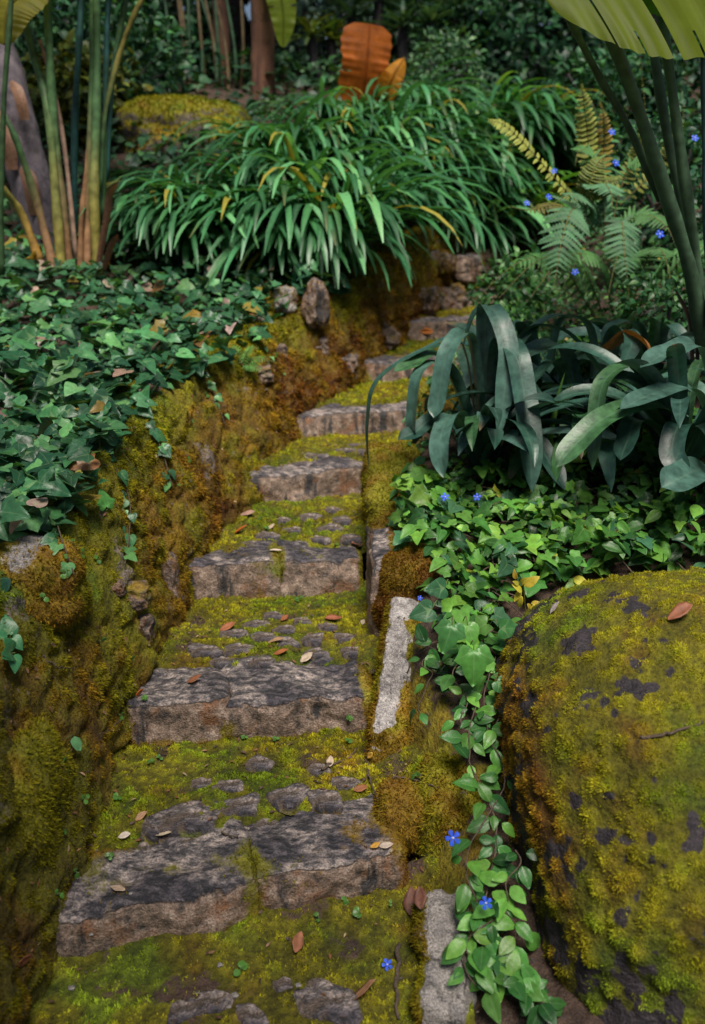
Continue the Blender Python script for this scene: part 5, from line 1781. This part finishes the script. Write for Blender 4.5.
# purple grey leaning trunk behind the stalks
tr = thing('leaning_trunk', 'purplish grey leaning trunk with peeling bark behind the stalks', 'tree', gpx(55, 6.9))


def trunk_mesh(parent, ctrl, r0, r1, mat, name='trunk', n=40, seg=18, amp=.12, world=True):
    pts = spline(ctrl, n)
    v, f = tube(pts, np.linspace(r0, r1, n), seg)
    Nn = np.concatenate([unit(v[:-2] - np.repeat(pts, seg, 0)), [[0, 0, 0], [0, 0, 0]]])
    v = v + Nn * (r0 * amp * (fbm(v, 3 / r0 * .3, 3, 6) + .4 * fbm(v, 9 / r0 * .3, 2, 7)))[:, None]
    return make(name, v, f, mat, parent, world=world)


trunk_mesh(tr, [aty(62, 285, 6.9), aty(42, 220, 6.9), aty(22, 150, 6.95), aty(5, 80, 7.0), aty(-20, 10, 7.1), aty(-50, -120, 7.3)], .16, .13, M_BARK_GREY)
for (px, py, w, L) in [(35, 190, .12, 50), (12, 140, .1, 60), (24, 100, .09, 40)]:
    hero_leaf(tr, [(px, py + L * .5, 6.74), (px - 4, py, 6.72), (px - 12, py - L * .5, 6.76)], w, np.array((.21, .11, .07)), .4, mat=M_DRY, name='bark_flake')
ct = Bag()
for k in range(12):
    big = arch(aty(-50, -120, 7.3), k * PI / 6, 1.6 * rng.uniform(.8, 1.1), 1.0, -.6, 14)
    ribbon(ct, big, .3, np.array((.03, .09, .03)) * rng.uniform(.8, 1.2), fold=.3)
ct.build('crown', M_STRAP, tr)

# ------------------------------------------------------------------ background plants
def banana_plant(px, y, label, r, lean=0.0, mat=M_BARK_RED, height=3.2, leaves=(), nleaf=8, hang=None):
    b = gpx(px, y)
    root = thing('banana_plant', label, 'banana plant', b, 'banana plants in the background')
    top = b + np.array((lean * height, 0, height))
    trunk_mesh(root, [b - np.array((0, 0, .1)), b + np.array((lean * .4 * height, 0, height * .4)), top], r, r * .7, mat, amp=.16)
    for k in range(nleaf):
        az = k * 2 * PI / nleaf + rng.uniform(-.3, .3)
        L = rng.uniform(1.2, 1.7)
        mid = arch(top, az, L, 1.1, -.7, 6)
        big_leaf(root, list(mid), (0, 0, 1), .24, .24, np.array((.06, .14, .03)) * rng.uniform(.7, 1.3), [(30, 1, 3), (48, 1, 4), (15, 1, 5)], sag=.35, n=50, across=6)
    for (ctrl, w, c) in (hang or ()):
        big_leaf(root, [aty(*q) for q in ctrl], (.2, -1, .2), w, w, c, [(30, 1, 3)], sag=.1, n=50, across=6)
    return root


banana_plant(263, 10.4, 'reddish brown banana trunk with a yellow green hanging leaf', .13, .02, hang=[([(262, -45, 10.2), (276, -20, 10.0), (283, 10, 9.95), (283, 48, 9.95)], .15, (.17, .24, .02))])
banana_plant(223, 11.2, 'slim brown banana trunk left of the thicker reddish one', .10, .01, nleaf=6)
banana_plant(185, 11.8, 'leaning tan banana stem among thin stalks in the shade', .07, -.15, nleaf=6)
rs = thing('reed_stalks', 'thin upright brown and green stalks in the shade behind the mossy boulder', 'plant', gpx(205, 10.6))
for k in range(12):
    x = 178 + k * 5.5 + rng.uniform(-4, 4)
    stalk(rs, [(x, 108, 10.6 + .1 * (k % 3)), (x + rng.uniform(-6, 4), 50, 10.7), (x + rng.uniform(-22, 8), -20, 10.8)], .028, .018, np.array((.10, .07, .035)) if k % 2 else np.array((.03, .07, .035)))

# the big orange brown dried leaf and its neighbour
dr = thing('dried_banana_leaf', 'large orange brown dried banana leaf standing above the strap leaves', 'leaf', gpx(366, 9.3))
big_leaf(dr, [aty(361, 126, 9.2), aty(362, 95, 9.12), aty(367, 62, 9.05), aty(370, 24, 9.10)], (.2, -1, .1), .21, .24, (.36, .095, .010), [(40, 1, 5)], sag=.10, n=74, across=10, mat=M_DRYBIG, name='blade', prof=lambda s: np.clip(.72 + .5 * s, 0, 1) * (1 - np.clip((s - .93) / .08, 0, 1) ** 1.5 * .45) * (1 + .04 * np.sin(s * 17) + .03 * np.sin(s * 61)))
stalk(dr, [(362, 150, 9.3), (362, 130, 9.25), (363, 112, 9.2)], .02, .02, np.array((.2, .08, .03)))
dr2 = thing('dried_banana_leaf', 'smaller ochre dried leaf leaning right of the large orange one', 'leaf', gpx(392, 9.2))
big_leaf(dr2, [aty(378, 116, 9.0), aty(385, 94, 8.95), aty(394, 74, 8.9), aty(404, 58, 8.95)], (0, -1, .15), .11, .10, (.50, .22, .022), [(30, 1, 4)], sag=.4, n=50, across=6, mat=M_DRYBIG, name='blade')
stalk(dr2, [(380, 140, 9.2), (381, 125, 9.15), (382, 112, 9.1)], .014, .012, np.array((.25, .13, .03)))


def shrub(name, label, p, rx, ry, rz, n, size, cols, w, T=T_SMALL, mat=M_BACK, group=None, cat='shrub', branches=7, up=.6, seed=0):
    p = np.asarray(p, float)
    root = thing(name, label, cat, p, group)
    b = Bag()
    c = np.array((0, 0, rz * .9))
    th, ph = rng.uniform(0, 2 * PI, n), np.arccos(rng.uniform(-1, 1, n))
    rr = rng.uniform(.25, 1, n) ** .5
    d = np.stack([np.sin(ph) * np.cos(th), np.sin(ph) * np.sin(th), np.cos(ph)], -1)
    lump = 1 + .45 * fbm(d + p, 1.8, 3, seed)
    P = c + d * rr[:, None] * lump[:, None] * np.array((rx, ry, rz))
    m = fbm(P + p, 2.6 / max(rx, .3), 3, seed + 5) > -.25
    P, d = P[m], d[m]
    n = len(P)
    D = d + .8 * rng.normal(size=(n, 3)) + np.array((0, 0, -.15))
    U = d * .5 + np.array((0, -.2, up)) + .4 * rng.normal(size=(n, 3))
    leaf_batch(b, T, P, D, U, size * rng.uniform(.6, 1.3, n), pick(cols, w, n, .35), 1.0)
    b.build('crown', mat, root, world=False)
    tb = Bag()
    for k in range(branches):
        a = rng.uniform(0, 2 * PI)
        e = np.array((rx * .7 * math.cos(a), ry * .7 * math.sin(a), rz * rng.uniform(.8, 1.5)))
        v, f = tube(spline([np.array((0, 0, -.05)), e * .45 + np.array((0, 0, .1)), e], 8), np.linspace(.02, .006, 8) * (rx / .5), 6)
        tb.add(v, f, np.array((.06, .045, .035)))
    tb.build('branches', M_BARK_DARK, root, world=False)
    return root


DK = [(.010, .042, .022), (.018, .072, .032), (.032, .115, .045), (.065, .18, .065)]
GREYG = [(.035, .075, .06), (.06, .12, .095), (.10, .18, .14)]
shrub('leafy_shrub', 'small blue green leafy shrub beside the bright grassy plants', gpx(446, 10.3), .42, .4, .42, 1500, .07, [(.03, .08, .04), (.05, .13, .055), (.09, .19, .08)], [2, 2, 1.4], seed=3)
shrub('leafy_shrub', 'leafy green shrub bordering the top of the stairs on the right', gpx(512, 6.3), .28, .35, .28, 1100, .055, [(.03, .10, .035), (.05, .15, .045), (.09, .22, .06)], [2, 2, 1.2], T_OVAL, M_VINCA, seed=4)
shrub('leafy_shrub', 'dark shrub behind the ferns at the right edge', gpx(672, 6.3), .5, .4, .55, 1700, .065, DK, [1, 2, 2, 1], T_OVAL, M_VINCA, seed=5)
shrub('leafy_shrub', 'yellow green leafy sprigs between the drooping fern fronds', gpx(585, 4.75), .2, .2, .16, 420, .05, [(.06, .19, .04), (.1, .26, .05), (.3, .3, .04)], [2, 2, .3], T_OVAL, M_VINCA, seed=6)
shrub('leafy_shrub', 'dense small leaved shrub right of the drooping ferns', gpx(665, 4.9), .32, .3, .22, 1100, .045, [(.02, .08, .03), (.04, .12, .04), (.07, .17, .05)], [2, 2, 1], T_OVAL, M_VINCA, seed=7)
shrub('leafy_shrub', 'low bright shrub at the path edge above the sixth step', gpx(505, 5.4), .25, .28, .2, 800, .045, [(.04, .13, .04), (.06, .18, .05), (.12, .27, .07)], [2, 2, 1], T_OVAL, M_VINCA, seed=8)
SB = 'shaded shrubs on the hill behind'
labs = ['dark shrub in deep shade at the left behind the stalks', 'dark shrub in the shade left of the mossy boulder', 'dark leafy shrub behind the mossy boulder', 'grey green misty shrub between the banana trunk and dried leaf', 'grey green bush high above the dried leaf', 'dark bush right of the dried leaf under the trees',
        'dark bush behind the small blue green shrub', 'black green bush behind the bright grassy plants', 'dark bush behind the tall fern', 'dark bush at the upper right behind the thick stems', 'dark bush at the far right edge of the hill', 'yellow green bush glowing in the shade behind the stalks']
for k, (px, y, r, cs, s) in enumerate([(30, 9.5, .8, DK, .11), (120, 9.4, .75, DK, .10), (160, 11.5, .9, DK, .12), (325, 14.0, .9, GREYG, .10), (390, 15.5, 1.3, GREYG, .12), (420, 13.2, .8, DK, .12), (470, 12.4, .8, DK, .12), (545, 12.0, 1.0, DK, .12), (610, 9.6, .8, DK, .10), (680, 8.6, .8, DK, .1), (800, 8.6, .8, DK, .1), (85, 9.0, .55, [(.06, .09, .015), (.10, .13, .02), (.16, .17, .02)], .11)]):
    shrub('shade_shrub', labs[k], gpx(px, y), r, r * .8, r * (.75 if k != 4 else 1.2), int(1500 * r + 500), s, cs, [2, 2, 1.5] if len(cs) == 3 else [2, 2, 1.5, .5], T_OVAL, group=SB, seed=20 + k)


# spiky rosette plants on dark trunks
def rosette_bag(n, L, w, cols, wt):
    b = Bag()
    for k in range(n):
        az = rng.uniform(0, 2 * PI)
        p = arch((0, 0, 0), az, L * rng.uniform(.7, 1.1), rng.uniform(-.2, 1.35), rng.uniform(-.9, .3), 8, 0, 1.3)
        ribbon(b, p, w, pick(cols, wt, 1)[0], fold=.35, across=3)
    return b


rose = [rosette_bag(34, .48, .05, [(.02, .06, .035), (.035, .09, .05), (.06, .13, .08)], [2, 2, 1]) for _ in range(2)]
rose_y = rosette_bag(30, .42, .05, [(.06, .12, .03), (.10, .17, .03), (.17, .22, .04)], [2, 2, 1])
proto = {}
RL = [(312, 11.6, .5, 1, 'dark trunked spiky plant with yellow green head, left of a pair'), (331, 11.9, .5, 1, 'dark trunked spiky plant with yellow green head, right of a pair'), (352, 12.6, .75, 0, 'spiky rosette plant rising behind the dried orange leaf'), (378, 12.4, .95, 0, 'spiky rosette plant high above the dried orange leaf'),
      (402, 12.0, .7, 0, 'spiky rosette plant right above the small ochre leaf'), (428, 11.9, .75, 0, 'dark spiky rosette plant left of the blue green shrub'), (455, 12.1, .9, 0, 'dark spiky rosette plant above the blue green shrub'), (590, 10.0, .6, 0, 'dark spiky rosette plant behind the upright ferns'), (650, 8.6, .7, 0, 'dark spiky plant behind the thick stems')]
for i, (px, y, h, yel, lab) in enumerate(RL):
    if yel not in proto:
        root = thing('rosette_plant', 'x', 'plant', (0, 0, 0), 'spiky rosette plants in the background')
        pts = spline([np.array((0, 0, -1.0)), np.array((.03, 0, -.5)), np.array((0, 0, 0))], 10)
        v, f = tube(pts, np.linspace(.085, .06, 10), 10)
        v = v + .02 * np.stack([fbm(v, 9, 2, 1), fbm(v, 9, 2, 2), fbm(v, 9, 2, 3)], -1)
        make('trunk', v, f, M_BARK_DARK, root, world=False)
        (rose_y if yel else rose[0]).build('crown', M_STRAP, root, world=False)
        proto[yel] = root
        o = root
    else:
        o = copy_tree(proto[yel])
    g = gpx(px, y)
    o.location = g + np.array((0, 0, h))
    o.rotation_euler = (0, 0, i * 1.3)
    o['label'] = lab


# ------------------------------------------------------------------ trees of the wood behind (their crowns shade the hill)
def tree_mesh(seed, h, r, cr, nleaf, cols, wt):
    root = thing('tree', 'x', 'tree', (0, 0, 0), 'tall trees of the wood behind')
    pts = spline([np.array((0, 0, -.3)), np.array((.1, .05, h * .35)), np.array((-.05, .1, h * .7)), np.array((.1, 0, h))], 24)
    v, f = tube(pts, np.linspace(r, r * .35, 24), 14)
    v = v + .06 * r / .2 * np.stack([fbm(v, 4, 3, seed), fbm(v, 4, 3, seed + 1), 0 * v[:, 0]], -1)
    make('trunk', v, f, M_BARK_DARK, root, world=False)
    b, lb = Bag(), Bag()
    for k in range(9):
        a = k * 2.4 + rng.uniform(-.3, .3)
        z = h * rng.uniform(.42, .95)
        e = np.array((cr * .8 * math.cos(a), cr * .8 * math.sin(a), z + rng.uniform(-.2, 1.0)))
        s = np.array((0, 0, z * .85))
        vv, ff = tube(spline([s, (s + e) / 2 + np.array((0, 0, .3)), e], 10), np.linspace(r * .35, .02, 10), 7)
        lb.add(vv, ff, np.array((.05, .04, .035)))
        m = nleaf // 9
        q = e + rng.normal(size=(m, 3)) * np.array((cr * .42, cr * .42, .55))
        keep = fbm(q, 1.3, 3, seed) > -.35
        q = q[keep]
        m = len(q)
        D = rng.normal(size=(m, 3)) + np.array((0, 0, -.4))
        U = rng.normal(size=(m, 3)) * .5 + np.array((0, 0, 1))
        leaf_batch(b, T_OVAL, q, D, U, .24 * rng.uniform(.6, 1.3, m), pick(cols, wt, m, .3), 1.25)
    lb.build('limbs', M_BARK_DARK, root, world=False)
    b.build('crown', M_BACK, root, world=False)
    return root


TP = [tree_mesh(71, 6.5, .24, 2.4, 5200, DK, [2, 2, 1.5, .4]), tree_mesh(83, 7.5, .30, 2.8, 5600, DK, [2, 2, 1.5, .4])]
TL = [(510, 14.0, 1, 'broad black trunk in deep shade behind the bright grassy plants'), (405, 16.5, 0, 'brown trunk high behind the spiky rosette plants'), (150, 13.5, 0, 'dark trunk in the shade left of the banana stems'), (20, 12.0, 1, 'dark tree behind the leaning purplish trunk'),
      (640, 14.5, 0, 'dark tree behind the ferns and thick stems'), (700, 15.5, 1, 'dark tree at the upper right corner'), (300, 18.0, 1, 'far dark tree behind the banana trunk'), (460, 20.0, 0, 'far dark tree between black trunk and brown trunk'), (235, 16.0, 0, 'dark tree behind the slim banana trunk'), (570, 17.5, 1, 'far dark tree right of the broad black trunk'), (90, 17.0, 0, 'far dark tree behind the green stalks'), (360, 22, 1, 'farthest dark tree behind the dried orange leaf')]
us = set()
for i, (px, y, k, lab) in enumerate(TL):
    o = TP[k] if k not in us else copy_tree(TP[k])
    us.add(k)
    g = gpx(px, y)
    o.location = g
    o.rotation_euler = (0, 0, i * 1.1)
    o['label'] = lab
for (x, y, k, lab) in [(-2.7, -2.6, 0, 'unseen tree added to shade the foot of the stairs from the left')]:  # extra tree out of view, added for the shade it casts on the foreground
    o = copy_tree(TP[k])
    o.location = gp(x, y)
    o.rotation_euler = (0, 0, x)
    o['label'] = lab
# the wood's far edge as one mass
b = Bag()
n = 16000
x = rng.uniform(-22, 22, n)
y = rng.uniform(19, 28, n)
z = ground(x, y) + rng.uniform(0, 9, n)
P = np.stack([x, y, z], -1)
P = P[fbm(P, .5, 3, 77) > -.5]
n = len(P)
leaf_batch(b, T_OVAL, P, rng.normal(size=(n, 3)), rng.normal(size=(n, 3)) + np.array((0, -.6, .6)), rng.uniform(.3, .65, n), pick(DK, [3, 2, 1, .2], n, .3), 1.4)
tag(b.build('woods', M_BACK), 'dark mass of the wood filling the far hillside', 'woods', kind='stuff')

# ------------------------------------------------------------------ light
SUN_EL, SUN_AZ = math.radians(62), math.radians(170)      # azimuth clockwise from +y: behind the camera and to the right
w = bpy.data.worlds.new('World')
scene.world = w
w.use_nodes = True
nt = w.node_tree
nt.nodes.clear()
sky = nt.nodes.new('ShaderNodeTexSky')
sky.sky_type = 'NISHITA'
sky.sun_disc = False
sky.sun_elevation = SUN_EL
sky.sun_rotation = SUN_AZ
sky.air_density = 1.0
sky.dust_density = 2.5
sky.ozone_density = 1.0
bg = nt.nodes.new('ShaderNodeBackground')
bg.inputs['Strength'].default_value = 0.05
ow = nt.nodes.new('ShaderNodeOutputWorld')
nt.links.new(sky.outputs[0], bg.inputs['Color'])
nt.links.new(bg.outputs[0], ow.inputs['Surface'])
sd = bpy.data.lights.new('sun', 'SUN')
sd.energy = 4.2
sd.angle = math.radians(24)
sd.color = (1, .93, .82)
so = bpy.data.objects.new('sun', sd)
COL.objects.link(so)
dx, dy, dz = math.sin(SUN_AZ) * math.cos(SUN_EL), math.cos(SUN_AZ) * math.cos(SUN_EL), math.sin(SUN_EL)
from mathutils import Vector
so.rotation_euler = Vector((dx, dy, dz)).to_track_quat('Z', 'Y').to_euler()

vs = scene.view_settings
vs.view_transform = 'Standard'
vs.look = 'None'
vs.exposure = 0.52
vs.gamma = 1.0
vs.use_curve_mapping = False
scene.render.engine = 'CYCLES'
scene.cycles.use_denoising = True
scene.cycles.max_bounces = 6
scene.cycles.diffuse_bounces = 3
scene.cycles.glossy_bounces = 2
scene.cycles.transmission_bounces = 3
scene.cycles.sample_clamp_indirect = 6
